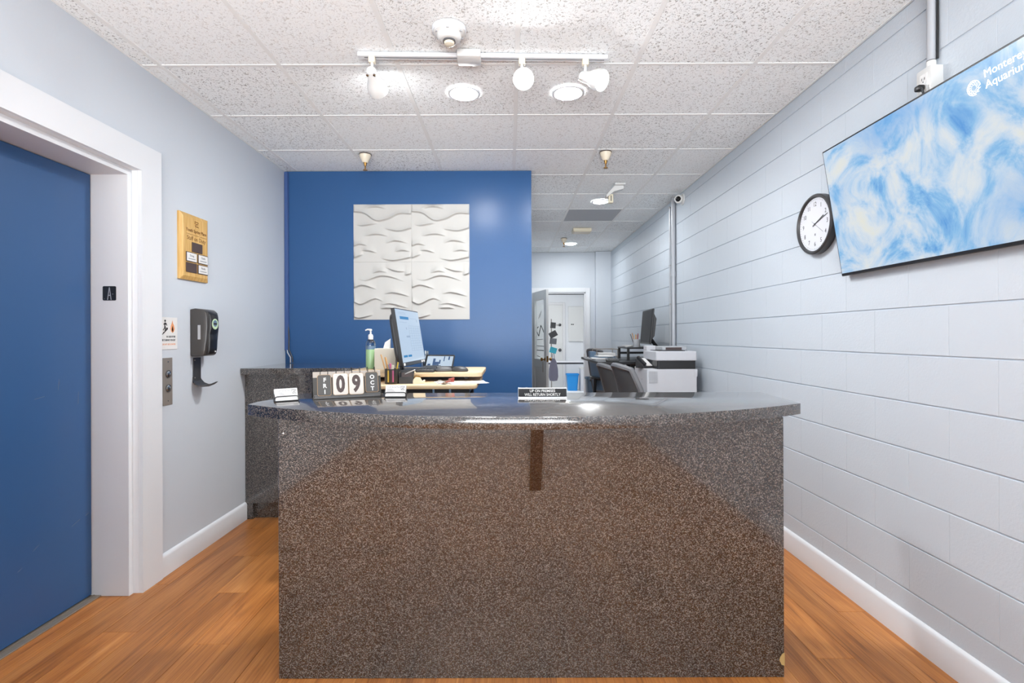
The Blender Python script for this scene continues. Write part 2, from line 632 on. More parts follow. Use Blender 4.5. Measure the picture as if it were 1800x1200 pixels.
for k in range(len(z0s) - 1):
    za, zb = z0s[k], z0s[k + 1]
    yj = 1.774 + (0.0 if k % 2 else 0.2) - 0.4 * 2
    while yj < YF:
        a, c = max(yj, 1.15), min(yj + 0.4, YF)
        if c - a > 0.03:
            L = round(c - a, 4)
            H = round(zb - za, 4)
            key = (L, H)
            if key not in share:
                share[key] = MB().box((0, -L / 2 + 0.0002, -H / 2 + 0.0034), (0.06, L / 2 - 0.0002, H / 2 - 0.0034), bev=0.0009).data('block', 'block', 0)
            place(share[key], 'concrete_block', wr, (XR, (a + c) / 2, (za + zb) / 2))
            NB += 1
        yj += 0.4
MB().box((XR, YK, 0), (XR + 0.05, 1.148, CEIL)).build('wall_sheet', 'block', wr, 0)

DX0, DX1, DZ = 0.45, 1.285, 2.03
b = MB()
b.box((0.0, YF, 0), (DX0, YF + 0.12, CEIL))
b.box((DX1, YF, 0), (XR + 0.1, YF + 0.12, CEIL))
b.box((DX0, YF, DZ), (DX1, YF + 0.12, CEIL))
b.box((1.443, YF - 0.09, 0), (XR, YF, CEIL))
struct(b.build('wall_back', 'wall', smooth=0), 'pale blue far wall around the open doorway', 'wall')
b = MB()
b.box((XL - 0.25, YK - 0.1, 0), (-1.6, YK, CEIL)).box((1.4, YK - 0.1, 0), (XR + 0.15, YK, CEIL))
b.box((-1.6, YK - 0.1, 2.6), (1.4, YK, CEIL)).box((-1.6, YK - 0.1, 0), (1.4, YK, 0.3))
struct(b.build('wall_front', 'wall', smooth=0), 'pale wall around the opening added for the fill light', 'wall')
b = MB()
for x in (-1.6, -0.62, 0.38, 1.36):
    b.box((x, YK - 0.07, 0.3), (x + 0.04, YK - 0.01, 2.6))
struct(b.build('added_frame_1', 'softblack', smooth=0), 'unseen dark frame in the opening added for the fill light', 'window')  # unseen frame and opening, made up to hold the fill light

# baseboards
def baseboard(name, p0, p1, inward, label):
    p0, p1 = V((p0[0], p0[1], 0)), V((p1[0], p1[1], 0))
    d = (p1 - p0)
    mx = frame_mx(p0, inward, (0, 0, 1))     # local x = inward, y = up, z = x cross y
    L = d.length
    zdir = V(inward).cross(V((0, 0, 1)))
    s = 1 if zdir.dot(d) > 0 else -1
    poly = [(0, 0), (0.016, 0), (0.016, 0.104), (0.013, 0.114), (0.007, 0.121), (0, 0.124)]
    return struct(MB().prism(poly, 0, s * L, mx).build(name, 'white', smooth=30), label, 'baseboard')


baseboard('baseboard_left', (XL, 2.763), (XL, 3.66), (1, 0, 0), 'white baseboard along the lift wall')
baseboard('baseboard_right', (XR, 0.5), (XR, YF - 0.09), (-1, 0, 0), 'white baseboard along the block wall')

# lift surround
EXC = XL + 0.02
t1 = struct(thing('trim_1', '', 'trim'), 'wide white casing around the lift opening', 'trim')
cmx = frame_mx((XL, 0, 0), (0, 1, 0), (0, 0, 1))
ZO = 2.294
for poly in ([(EY1, 0), (EY1 + 0.15, 0), (EY1 + 0.15, ZO), (EY1, EZ)], [(EY0 - 0.15, 0), (EY0, 0), (EY0, EZ), (EY0 - 0.15, ZO)],
             [(EY0, EZ), (EY1, EZ), (EY1 + 0.15, ZO), (EY0 - 0.15, ZO)]):
    MB().prism(poly, 0, 0.02, cmx).build('casing_board', 'white', t1, 0)
EX1, EX2 = -1.923, -2.106
JY, JZ = 2.582, 2.125
b = MB()
b.box((EX2 - 0.06, JY, 0), (EX1, EY1 + 0.002, EZ), bev=0.001)
b.build('jamb', 'jamb', t1, 0)
MB().box((EX2 - 0.06, EY0, 0), (EX1, EY0 + 0.031, EZ), bev=0.001).build('jamb', 'jamb', t1, 0)
MB().box((EX2 - 0.06, EY0 + 0.031, JZ), (EX1, JY, EZ), bev=0.001).build('jamb_head', 'jamb', t1, 0)
MB().box((EX1, JY, 0), (EX1 + 0.002, EY1, EZ - 0.002)).build('jamb_bead', 'white', t1, 0)
MB().box((EX1, EY0 + 0.031, JZ), (EX1 + 0.002, JY, EZ - 0.002)).build('jamb_bead', 'white', t1, 0)
MB().box((EX1, EY1 - 0.0015, 0), (XL, EY1, EZ)).build('reveal_board', 'white', t1, 0)
MB().box((EX1, EY0, EZ - 0.0015), (XL, EY1, EZ)).build('reveal_board', 'white', t1, 0)
d1 = struct(MB().box((EX2 - 0.03, EY0 + 0.034, 0.012), (EX2, JY - 0.005, JZ - 0.003), bev=0.001).build('door_1', 'bluedoor', smooth=0), 'royal blue lift door slab', 'door')
for (y, z, ly, lz) in ((2.54, 0.42, 0.022, 0.008), (2.46, 0.395, 0.05, 0.02), (2.26, 0.36, 0.03, 0.018), (2.19, 0.30, 0.02, 0.01), (2.39, 1.06, 0.004, 0.05), (2.5, 0.98, 0.003, 0.06), (2.27, 1.03, 0.05, 0.008)):
    MB().tube([(EX2 + 0.0002, y, z), (EX2 + 0.0002, y + ly, z + lz)], 0.0006, 4).build('scratch', 'greyink', d1)
MB().box((EX2 - 0.2, EY0 - 0.05, 0), (EX2 - 0.062, EY1 + 0.05, 2.3)).build('shaft_dark_sheet', 'void', d1, 0)  # black sheet standing in for the unlit shaft behind the door gap
b = MB().box((EX2 - 0.03, EY0 + 0.031, 0), (EX2 + 0.045, JY, 0.006), bev=0.001)
b.box((EX2 + 0.006, EY0 + 0.031, 0.006), (EX2 + 0.012, JY, 0.008))
b.build('lift_sill', 'sill', d1, 0)

# doorway in the far wall
t2 = struct(thing('trim_2', '', 'trim'), 'white casing around the far doorway', 'trim')
for lo, hi in (((DX1, YF - 0.02, 0), (DX1 + 0.075, YF, DZ + 0.075)), ((DX0 - 0.075, YF - 0.02, 0), (DX0, YF, DZ + 0.075)), ((DX0, YF - 0.02, DZ), (DX1, YF, DZ + 0.075))):
    MB().box(lo, hi, bev=0.003).build('casing_board', 'white', t2, 0)
MB().box((DX1 - 0.02, YF - 0.005, 0), (DX1, YF + 0.13, DZ), bev=0.002).build('jamb', 'white', t2, 0)
MB().box((DX0, YF - 0.005, 0), (DX0 + 0.02, YF + 0.13, DZ), bev=0.002).build('jamb', 'white', t2, 0)
MB().box((DX0, YF - 0.005, DZ - 0.02), (DX1, YF + 0.13, DZ), bev=0.002).build('jamb_head', 'white', t2, 0)
MB().box((DX0 + 0.02, YF + 0.05, DZ - 0.034), (DX1 - 0.02, YF + 0.07, DZ - 0.02)).build('door_stop', 'greyink', t2, 0)
MB().box((DX1 - 0.0225, YF + 0.03, 0.92), (DX1 - 0.019, YF + 0.06, 1.0)).build('strike_plate', 'brass', t2, 0)

# glazed door leaf, swung into the corridor
d2 = thing('door_2', '', 'door', (0.43, YF - 0.022, 0), math.radians(-75.5))
struct(d2, 'pale grey door with a glass pane standing open at the far doorway', 'door')
LW, LH, LT = 0.71, 2.02, 0.04
MB().box((0, -LT, 0.012), (0.11, 0, LH), bev=0.002).build('stile', 'door_white', d2, 0)
MB().box((LW - 0.11, -LT, 0.012), (LW, 0, LH), bev=0.002).build('stile', 'door_white', d2, 0)
MB().box((0.11, -LT, LH - 0.14), (LW - 0.11, 0, LH), bev=0.002).build('rail', 'door_white', d2, 0)
MB().box((0.11, -LT, 0.80), (LW - 0.11, 0, 0.93), bev=0.002).build('rail', 'door_white', d2, 0)
MB().box((0.11, -LT, 0.012), (LW - 0.11, 0, 0.22), bev=0.002).build('rail', 'door_white', d2, 0)
MB().box((0.11, -LT + 0.012, 0.22), (LW - 0.11, -0.012, 0.80)).build('door_panel', 'door_white', d2, 0)
pane = MB().box((0.11, -LT / 2 - 0.003, 0.93), (LW - 0.11, -LT / 2 + 0.003, LH - 0.14)).build('pane', 'glass', d2, 0)
for pts, r, mm in (([(0.20, 1.36), (0.29, 1.30), (0.40, 1.47), (0.50, 1.40), (0.54, 1.36)], 0.011, 'ink'),
                   ([(0.22, 1.43), (0.27, 1.45)], 0.010, 'ink'), ([(0.34, 1.60), (0.42, 1.70)], 0.007, 'greyink'), ([(0.28, 1.58), (0.34, 1.66)], 0.006, 'greyink'),
                   ([(0.20, 1.24), (0.50, 1.25)], 0.006, 'ink'), ([(0.20, 1.14), (0.55, 1.14)], 0.010, 'greyink'),
                   ([(0.20, 1.07), (0.54, 1.07)], 0.012, 'ink'), ([(0.20, 0.98), (0.36, 0.965)], 0.006, 'ink')):
    MB().tube([(x, -LT / 2 - 0.0035, z) for x, z in pts], r * 0.6, 6).build('glass_mark', mm, pane)
kn = MB().lathe([(0, 0), (0.028, 0), (0.028, 0.006), (0.010, 0.010), (0.010, 0.035), (0.026, 0.045), (0.028, 0.058), (0.018, 0.068), (0, 0.07)], 20,
                frame_mx((LW - 0.06, -LT, 0.94), (1, 0, 0), (0, 0, 1))).build('knob', 'brass', d2)
MB().lathe([(0, 0), (0.028, 0), (0.028, 0.006), (0.010, 0.010), (0.010, 0.035), (0.026, 0.045), (0.028, 0.058), (0.018, 0.068), (0, 0.07)], 20,
           frame_mx((LW - 0.06, 0, 0.94), (-1, 0, 0), (0, 0, 1))).build('knob', 'brass', d2)
MB().box((LW - 0.001, -LT + 0.006, 0.90), (LW + 0.002, -0.006, 0.99)).build('latch_plate', 'brass', d2, 0)
MB().box((LW - 0.066, -LT - 0.036, 0.74), (LW - 0.056, -LT - 0.032, 0.90), bev=0.001).build('key_tag', 'brass', d2, 0)

# room beyond the doorway
RX0, RX1, RY1 = -0.9, 2.6, 12.65
b = MB()
b.box((RX0, YF + 0.12, -0.1), (RX1, RY1, 0))
struct(b.build('floor_back_room', 'ceil', smooth=0), 'pale floor of the bright back room', 'floor')
struct(MB().box((RX0, YF + 0.12, 2.7), (RX1, RY1, 2.8)).build('ceiling_back_room', 'ceil', smooth=0), 'white ceiling of the bright back room', 'ceiling')
b = MB()
b.box((RX0 - 0.1, YF + 0.12, 0), (RX0, RY1, 2.7)).box((RX1, YF + 0.12, 0), (RX1 + 0.1, RY1, 2.7)).box((RX0, RY1, 0), (RX1, RY1 + 0.1, 2.7))
b.box((RX0, YF + 0.12, 0), (0.0, YF + 0.2, 2.7)).box((1.8, YF + 0.12, 0), (RX1, YF + 0.2, 2.7))
struct(b.build('wall_back_room', 'white', smooth=0), 'white walls of the bright back room', 'wall')
d3 = thing('door_3', '', 'door', (0.52, RY1 - 0.002, 0))
struct(d3, 'white door in the back room seen through the doorway', 'door')
MB().box((0, -0.03, 0), (0.80, 0, 2.06), bev=0.004).build('door_slab', 'whiteplastic', d3, 0)
for lo, hi in (((0.80, -0.05, 0), (0.86, 0, 2.12)), ((-0.06, -0.05, 0), (0, 0, 2.12)), ((0, -0.05, 2.06), (0.80, 0, 2.12))):
    MB().box(lo, hi, bev=0.004).build('casing_board', 'jamb', d3, 0)
for z, r in ((1.57, 0.035), (0.95, 0.04)):
    MB().lathe([(0, 0), (r, 0), (r, 0.01), (r * 0.5, 0.02), (r * 0.8, 0.05), (0, 0.06)], 16, frame_mx((0.73, -0.03, z), (1, 0, 0), (0, 0, 1))).build('lock', 'softblack', d3)
MB().cyl((0.64, -0.05, 1.57), (0.72, -0.05, 1.57), 0.008).build('lever', 'steel', d3)
cb = thing('wall_cabinet', 'white flat wall panel with two small catches beside the back room door', 'cabinet', (1.46, RY1, 1.16))
MB().box((0, -0.04, 0), (0.50, 0, 0.86), bev=0.004).build('door', 'whiteplastic', cb, 0)
for x in (0.08, 0.12):
    MB().cyl((x, -0.06, 0.42), (x, -0.04, 0.42), 0.012, 0.016, 12).build('catch', 'softblack', cb)
fx = thing('ceiling_panel_light', 'flat square ceiling light in the back room', 'light', (0.9, 10.6, 2.7))
MB().box((-0.6, -0.6, -0.03), (0.6, 0.6, 0), bev=0.004).build('frame', 'white', fx, 0)
MB().box((-0.56, -0.56, -0.034), (0.56, 0.56, -0.028)).build('diffuser', 'panelglow', fx, 0)

tb = thing('work_table', 'grey topped table with a dark edge across the back room', 'table', (0.95, 10.6, 0))
MB().box((-0.75, -0.35, 0.735), (0.75, 0.35, 0.765), bev=0.004).build('table_top', 'printer_grey', tb, 0)
MB().box((-0.752, -0.356, 0.733), (0.752, -0.35, 0.767)).build('edge_strip', 'darktable', tb, 0)
for x in (-0.72, 0.72):
    for y in (-0.32, 0.32):
        MB().box((x - 0.018, y - 0.018, 0), (x + 0.018, y + 0.018, 0.735), bev=0.003).build('leg', 'whiteplastic', tb, 0)


def bin_thing(name, label, loc, wt, wb, dp, h, m, lip=0.02):
    t = thing(name, label, 'bin', loc)
    b = bmesh.new()
    n = len(rrect(1, 1, .1))
    rings = []
    for w, d, z in ((wb, dp * wb / wt, 0), (wt, dp, h), (wt + lip, dp + lip, h), (wt + lip, dp + lip, h - 0.03), (wt + lip - 0.008, dp + lip - 0.008, h - 0.03), (wt - 0.006, dp - 0.006, h - 0.004), (wb - 0.01, dp * wb / wt - 0.01, 0.01)):
        rings.append([b.verts.new((x, y, z)) for x, y in rrect(w, d, 0.03)])
    order = [rings[0], rings[1], rings[3], rings[2], rings[5], rings[6]]
    for a, c in zip(order, order[1:]):
        for k in range(n):
            b.faces.new((a[k], a[(k + 1) % n], c[(k + 1) % n], c[k]))
    b.faces.new(rings[0][::-1])
    b.faces.new(rings[6])
    bmesh.ops.recalc_face_normals(b, faces=b.faces)
    MB()._merge(b).build('body', m, t)
    return t


bin_thing('waste_bin', 'bright blue plastic waste bin under the back room table', (1.50, 12.2, 0), 0.28, 0.22, 0.24, 0.40, 'bluebin')
w = thing('storage_box', 'tall white box beside the blue waste bin', 'box', (1.785, 12.15, 0))
MB().box((-0.11, -0.15, 0), (0.11, 0.15, 0.52), bev=0.008, seg=2).build('body', 'printer', w)
MB().box((-0.115, -0.155, 0.52), (0.115, 0.155, 0.55), bev=0.006).build('lid', 'whiteplastic', w, 0)
MB().box((-0.04, -0.153, 0.05), (0.05, -0.149, 0.09)).build('foot_slot', 'black', w, 0)
w = thing('outlet_box', 'small white box on the wall under the back room table', 'box', (1.08, RY1, 0.42))
MB().box((-0.07, -0.06, 0), (0.07, 0, 0.17), bev=0.006).build('body', 'whiteplastic', w, 0)
MB().box((-0.05, -0.064, 0.03), (0.05, -0.058, 0.14), bev=0.002).build('cover', 'paper', w, 0)
# hanging things just inside the back room
rk = thing('brochure_rack', 'narrow rack of grey and teal leaflets behind the glazed door', 'rack', (0.80, 9.7, 0))
MB().cyl((0, 0, 0), (0, 0, 0.02), 0.13).build('base', 'softblack', rk)
MB().cyl((0, 0, 0.02), (0, 0, 1.62), 0.010, n=10).build('post', 'steel', rk)
for z, m, a, wd in ((1.50, 'softblack', 0.1, 0.10), (1.33, 'darkgrey', -0.5, 0.15), (1.20, 'greyink', 0.1, 0.13), (1.03, 'teal', 0.3, 0.13)):
    mx = Matrix.Translation((0.03, -0.03, z)) @ Matrix.Rotation(a, 4, 'Y')
    MB().box((-wd / 2, -0.012, -0.055), (wd / 2, 0, 0.055), bev=0.002, mx=mx).build('leaflet', m, rk, 0)
jk = thing('hanging_bag', 'lilac grey cloth bag hanging low on the leaflet rack', 'bag', (0.83, 9.62, 0.45))
MB().lathe([(0, 0), (0.07, 0.01), (0.09, 0.08), (0.085, 0.22), (0.06, 0.36), (0.03, 0.42), (0, 0.43)], 14, Matrix.Diagonal((1, 0.6, 1, 1))).build('body', 'lilac', jk)
MB().tube([(-0.02, 0, 0.41), (-0.015, 0.01, 0.50), (0.0, 0.02, 0.53), (0.015, 0.01, 0.50), (0.02, 0, 0.41)], 0.006, 6).build('strap', 'lilac', jk)

# ------------------------------------------------------------------ reception counter
CY, ZS, ZT = 1.952, 0.992, 1.035
rc = thing('reception_counter', 'brown speckled reception counter with a bowed overhanging top', 'counter', (0, 0, 0))
PX0, PX1 = -0.8825, 1.0450
MB().box((PX0, CY, 0), (PX1, CY + 0.03, ZS), bev=0.0015).build('front_panel', 'granite', rc, 0)
MB().box((PX0, CY + 0.03, 0), (PX0 + 0.03, 2.40, ZS), bev=0.0015).build('end_panel', 'granite', rc, 0)
MB().box((PX1 - 0.03, CY + 0.03, 0), (PX1, 2.40, ZS), bev=0.0015).build('end_panel', 'granite', rc, 0)
MB().box((PX0 + 0.03, 2.36, 0), (PX1 - 0.03, 2.385, ZS)).build('inner_panel', 'granite', rc, 0)
A, Bm, Cc = V((-1.045, 2.045)), V((0.03, 1.700)), V((1.150, 2.022))


def circ(p, q, r):
    ax, ay, bx, by, cx, cy = p.x, p.y, q.x, q.y, r.x, r.y
    d = 2 * (ax * (by - cy) + bx * (cy - ay) + cx * (ay - by))
    ux = ((ax * ax + ay * ay) * (by - cy) + (bx * bx + by * by) * (cy - ay) + (cx * cx + cy * cy) * (ay - by)) / d
    uy = ((ax * ax + ay * ay) * (cx - bx) + (bx * bx + by * by) * (ax - cx) + (cx * cx + cy * cy) * (bx - ax)) / d
    return V((ux, uy))


cc = circ(A, Bm, Cc)
R = (A - cc).length
a0 = math.atan2(A.y - cc.y, A.x - cc.x)
a1 = math.atan2(Cc.y - cc.y, Cc.x - cc.x)
poly = [(cc.x + R * math.cos(a0 + (a1 - a0) * k / 48), cc.y + R * math.sin(a0 + (a1 - a0) * k / 48)) for k in range(49)]
poly += [(1.19, 2.43), (-1.046, 2.43)]
MB().prism(poly, ZS, ZT, bev=0.0018).build('counter_top', 'granite', rc, 30)
# gusset bracket under the middle of the overhang
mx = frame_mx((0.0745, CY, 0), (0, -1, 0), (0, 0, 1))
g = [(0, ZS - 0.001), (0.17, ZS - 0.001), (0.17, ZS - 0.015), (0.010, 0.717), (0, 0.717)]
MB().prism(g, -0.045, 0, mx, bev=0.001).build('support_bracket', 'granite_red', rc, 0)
MB().prism([(0, 0), (0.012, 0.004), (0.02, 0.022), (0.016, 0.035), (0.008, 0.046), (0, 0.05)], 0, 0.0012,
           frame_mx((PX1 + 0.0005, CY - 0.0008, 0.045), (-1, 0, 0), (0, 0, 1)) @ Matrix.Diagonal((1, 1, -1, 1))).build('chipped_edge', 'chip', rc, 0)
MB().cyl((-0.862, CY, 0.937), (-0.862, CY - 0.001, 0.937), 0.003, n=8).build('paint_fleck', 'whiteink', rc)

# side counter against the blue wall
sc = thing('side_counter', 'low brown speckled side counter in the corner by the blue wall', 'counter', (0, 0, 0))
SX1 = -1.0
MB().box((XL + 0.002, 3.60, 1.038), (SX1, YB - 0.002, 1.082), bev=0.002).build('counter_top', 'granite', sc, 0)
MB().box((XL + 0.055, 3.656, 0.115), (SX1 - 0.02, YB - 0.002, 1.038), bev=0.0015).build('cabinet_body', 'granite', sc, 0)
MB().box((XL + 0.002, 3.664, 0.0), (XL + 0.055, YB - 0.002, 1.038)).build('filler_strip', 'granite', sc, 0)
MB().box((XL + 0.055, 3.70, 0), (SX1 - 0.02, YB - 0.002, 0.115)).build('toe_kick', 'granite', sc, 0)

# ------------------------------------------------------------------ blue wall: relief panels, raceway, cables
art = thing('relief_wall_art', 'square white wall art of four wavy relief panels on the blue wall', 'wall art', (-1.311, YB, 1.446))
AW, AH = 0.977 / 2, 0.972 / 2
top_s = [[(190, 125), (300, 110), (400, 130)], [(105, 150), (200, 165), (300, 228), (400, 215), (500, 170), (605, 172)], [(130, 265), (190, 272), (320, 250)],
         [(370, 298), (500, 320), (605, 295)], [(190, 362), (310, 348), (410, 364)], [(380, 425), (460, 405), (580, 425)], [(105, 450), (160, 434), (230, 446)],
         [(170, 488), (235, 490), (310, 510)], [(460, 499), (530, 489), (600, 500)], [(105, 554), (135, 543), (190, 520)], [(340, 556), (450, 575), (605, 548)]]
bot_s = [[(380, 636), (470, 668), (555, 674)], [(265, 687), (335, 672), (400, 682)], [(545, 705), (575, 700), (605, 688)], [(145, 740), (215, 750), (340, 712), (430, 722), (545, 762)],
         [(105, 818), (180, 794), (305, 830)], [(365, 872), (450, 861), (592, 897)], [(105, 940), (170, 964), (290, 915), (365, 942)], [(335, 970), (430, 961), (575, 1000)],
         [(105, 1074), (155, 1087), (275, 1058)], [(330, 1003), (410, 998), (480, 1006)]]


def curve_y(pts, x):
    xs_ = [p[0] for p in pts]
    if x <= xs_[0] or x >= xs_[-1]:
        return None
    for k in range(len(pts) - 1):
        if pts[k][0] <= x <= pts[k + 1][0]:
            p0 = pts[max(k - 1, 0)]
            p1, p2 = pts[k], pts[k + 1]
            p3 = pts[min(k + 2, len(pts) - 1)]
            t = (x - p1[0]) / (p2[0] - p1[0])
            m1 = (p2[1] - p0[1]) / (p2[0] - p0[0]) * (p2[0] - p1[0])
            m2 = (p3[1] - p1[1]) / (p3[0] - p1[0]) * (p2[0] - p1[0])
            return (2 * t**3 - 3 * t**2 + 1) * p1[1] + (t**3 - 2 * t**2 + t) * m1 + (-2 * t**3 + 3 * t**2) * p2[1] + (t**3 - t**2) * m2


def relief(strokes, ybase, yspan):
    N, NZ = 80, 170
    verts, faces = [], []
    for j in range(NZ + 1):
        v = j / NZ
        for i in range(N + 1):
            u = i / N
            x = 105 + 500 * u
            y = ybase + yspan * v
            h = 0.0
            for s in strokes:
                yc = curve_y(s, x)
                if yc is None:
                    continue
                t = (x - s[0][0]) / (s[-1][0] - s[0][0])
                lo_open, hi_open = s[0][0] <= 106, s[-1][0] >= 604
                e = 1.0
                if not lo_open:
                    e *= math.sin(PI / 2 * min(1, t * 2.2)) ** 1.3
                if not hi_open:
                    e *= math.sin(PI / 2 * min(1, (1 - t) * 2.2)) ** 1.3
                d = (y - yc) / 500
                h += e * (math.exp(d / 0.06) if d < 0 else math.exp(-(d / 0.012) ** 2))
            edge = min(u, 1 - u, v, 1 - v)
            k = min(1.0, edge / 0.02)
            verts.append((u * AW, -(0.006 + 0.021 * h * k), -v * AH))
    for j in range(NZ):
        for i in range(N):
            a = j * (N + 1) + i
            faces.append((a, a + N + 1, a + N + 2, a + 1))
    nv = len(verts)
    verts += [(0, 0, 0), (AW, 0, 0), (AW, 0, -AH), (0, 0, -AH)]
    top = list(range(0, N + 1))
    right = [j * (N + 1) + N for j in range(NZ + 1)]
    botm = [NZ * (N + 1) + i for i in range(N, -1, -1)]
    left = [j * (N + 1) for j in range(NZ, -1, -1)]
    faces += [tuple([nv, nv + 1] + top[::-1]), tuple([nv + 1, nv + 2] + right[::-1]), tuple([nv + 2, nv + 3] + botm[::-1]), tuple([nv + 3, nv] + left[::-1])]
    me = bpy.data.meshes.new('wave_panel')
    me.from_pydata(verts, [], faces)
    me.shade_smooth()
    me.set_sharp_from_angle(angle=math.radians(50))
    me.materials.append(M['ivory'])
    return me


rt, rb = relief(top_s, 90, 500), relief(bot_s, 590, 515)
for c in (0, 1):
    place(rt, 'wave_panel', art, (c * AW + c * 0.001, 0, 2 * AH))
    place(rb, 'wave_panel', art, (c * AW + c * 0.001, 0, AH - 0.001))

rw = thing('cable_raceway', 'slate blue cable raceway running up the corner of the blue wall', 'raceway', (XL + 0.016, YB, 1.2))
MB().box((-0.014, -0.02, -0.01), (0.014, 0, 1.49), bev=0.002).build('channel', 'blueraceway', rw, 0)
MB().box((0.014, -0.012, 0.0), (0.018, 0, 1.49)).build('back_edge', 'blueraceway', rw, 0)
b = MB()
tag(b.tube([(XL + 0.024, YB - 0.008, 1.45), (XL + 0.036, YB - 0.010, 1.30), (XL + 0.035, YB - 0.012, 1.20), (XL + 0.065, YB - 0.018, 1.13), (XL + 0.075, YB - 0.03, 1.088)], 0.005, 8).build('black_cable', 'softblack'),
    'thin black cable hanging from the corner raceway', 'cable')
tag(MB().tube([(XL + 0.02, YB - 0.012, 1.20), (XL + 0.028, YB - 0.022, 1.17), (XL + 0.055, YB - 0.030, 1.13), (XL + 0.062, YB - 0.045, 1.087)], 0.005, 8).build('white_cable', 'printer_grey'),
    'short pale grey cable below the corner raceway', 'cable')

# ------------------------------------------------------------------ left wall: plaque, dispenser, sign, call panel, braille plate
pq = thing('staff_plaque', 'bamboo staff-on-duty plaque with small name plates above the soap dispenser', 'plaque', (XL, 2.922, 1.640))
PWd, PH = 0.275, 0.388
b = bmesh.new()
back = [b.verts.new(p) for p in ((0, 0, 0), (0, PWd, 0), (0, PWd, PH), (0, 0, PH))]
mid = [b.verts.new(p) for p in ((0.012, 0, 0), (0.012, PWd, 0), (0.012, PWd, PH), (0.012, 0, PH))]
e = 0.022
fr = [b.verts.new(p) for p in ((0.022, e, e), (0.022, PWd - e, e), (0.022, PWd - e, PH - e), (0.022, e, PH - e))]
for q, r in ((back, mid), (mid, fr)):
    for k in range(4):
        b.faces.new((q[k], q[(k + 1) % 4], r[(k + 1) % 4], r[k]))
b.faces.new(fr)
bmesh.ops.recalc_face_normals(b, faces=b.faces)
MB()._merge(b).build('board', 'bamboo', pq, 0)


def lw(o, y, z, x=0.0222):
    return frame_mx((x, y, z), (0, 1, 0), (0, 0, 1))


text('Youth Spring Place', 0.026, lw(0, 0.145, 0.292), 'brownink', 'lettering', pq, bold=0.02)
text('Staff on Duty', 0.034, lw(0, 0.145, 0.246), 'brownink', 'lettering', pq)
MB().box((0.022, 0.05, 0.2675), (0.0226, 0.245, 0.2695)).build('engraved_line', 'brownink', pq, 0)


def logo(parent, mx, s, m, ext=0.0004):
    """small square emblem of three broken waves"""
    for pts, w in (([(-.5, .46), (-.3, .40), (-.1, .46), (.1, .40), (.3, .46), (.5, .36)], .12), ([(-.5, .28), (-.42, .18), (-.5, .06)], .08),
                   ([(-.25, .14), (.05, .02), (.2, .16), (.45, .22)], .09), ([(-.45, -.10), (-.2, -.16), (.05, -.04), (.42, .06)], .07),
                   ([(-.35, -.30), (.0, -.36), (.2, -.26), (.5, -.42)], .12)):
        b = MB()
        b.tube([mx @ V((x * s, y * s, ext)) for x, y in pts], w * s * 0.45, 6)
        b.build('emblem_stroke', m, parent)


logo(pq, lw(0, 0.145, 0.335), 0.036, 'brownink')
for (y, z, w_, txt) in ((0.148, 0.196, False, None), (0.092, 0.134, True, 'Doug'), (0.204, 0.134, True, 'Darla'), (0.092, 0.072, False, None), (0.204, 0.072, True, 'Nadia')):
    hw, hh = 0.050, 0.028
    pl = MB().box((0.022, y - hw, z - hh), (0.027, y + hw, z + hh), bev=0.001).build('name_plate', 'umber', pq, 0)
    if w_:
        MB().box((0.027, y - hw + 0.004, z - hh + 0.004), (0.0276, y + hw - 0.004, z + hh - 0.004)).build('name_card', 'paper', pl, 0)
        text(txt, 0.018, lw(0, y, z + 0.008, 0.0278), 'greyink', 'lettering', pl)
        MB().box((0.0276, y - 0.033, z - 0.013), (0.0279, y + 0.033, z - 0.009)).build('small_print', 'greyink', pl, 0)

dp = thing('soap_dispenser', 'dark grey touchless soap dispenser on the left wall', 'dispenser', (XL, 3.037, 1.19))
prof = [(0, 0.28), (0.03, 0.285), (0.075, 0.278), (0.094, 0.262), (0.10, 0.235), (0.102, 0.17), (0.096, 0.10), (0.088, 0.04), (0.084, 0.008), (0.07, 0), (0, 0)]
b = MB().prism([(x, z) for x, z in prof][::-1], 0, -0.125, frame_mx((0, 0, 0), (1, 0, 0), (0, 0, 1)) @ Matrix.Diagonal((1, 1, 1, 1)), bev=0.006)
b.build('housing', 'dispenser', dp, 40)
front = [(0.0, 0.27), (0.085, 0.27), (0.106, 0.25), (0.113, 0.22), (0.113, 0.165), (0.104, 0.13), (0.107, 0.10), (0.104, 0.04), (0.098, 0.012), (0.06, 0.004), (0, 0.004)]
MB().prism(front[::-1], -0.022, -0.103, frame_mx((0, 0, 0), (1, 0, 0), (0, 0, 1)), bev=0.005).build('front_cover', 'black', dp, 40)
MB().box((0.046, -0.0012, 0.10), (0.062, 0.002, 0.185), bev=0.0005).build('level_window', 'printer_grey', dp, 0)
lb = MB().lathe([(0, 0), (0.032, 0), (0.032, 0.0012), (0, 0.0012)], 28, frame_mx((0.1128, 0.062, 0.192), (0, 1, 0), (0, 0, 1))).build('round_label', 'mint', dp)
MB().lathe([(0, 0), (0.020, 0), (0.020, 0.0005), (0, 0.0005)], 20, frame_mx((0.1141, 0.062, 0.196), (0, 1, 0), (0, 0, 1))).build('label_centre', 'slateblue', lb)
MB().box((0.1142, 0.045, 0.188), (0.1148, 0.079, 0.198)).build('label_band', 'ink', lb, 0)
MB().box((0.102, 0.078, 0.022), (0.1045, 0.088, 0.030)).build('small_mark', 'whiteink', dp, 0)

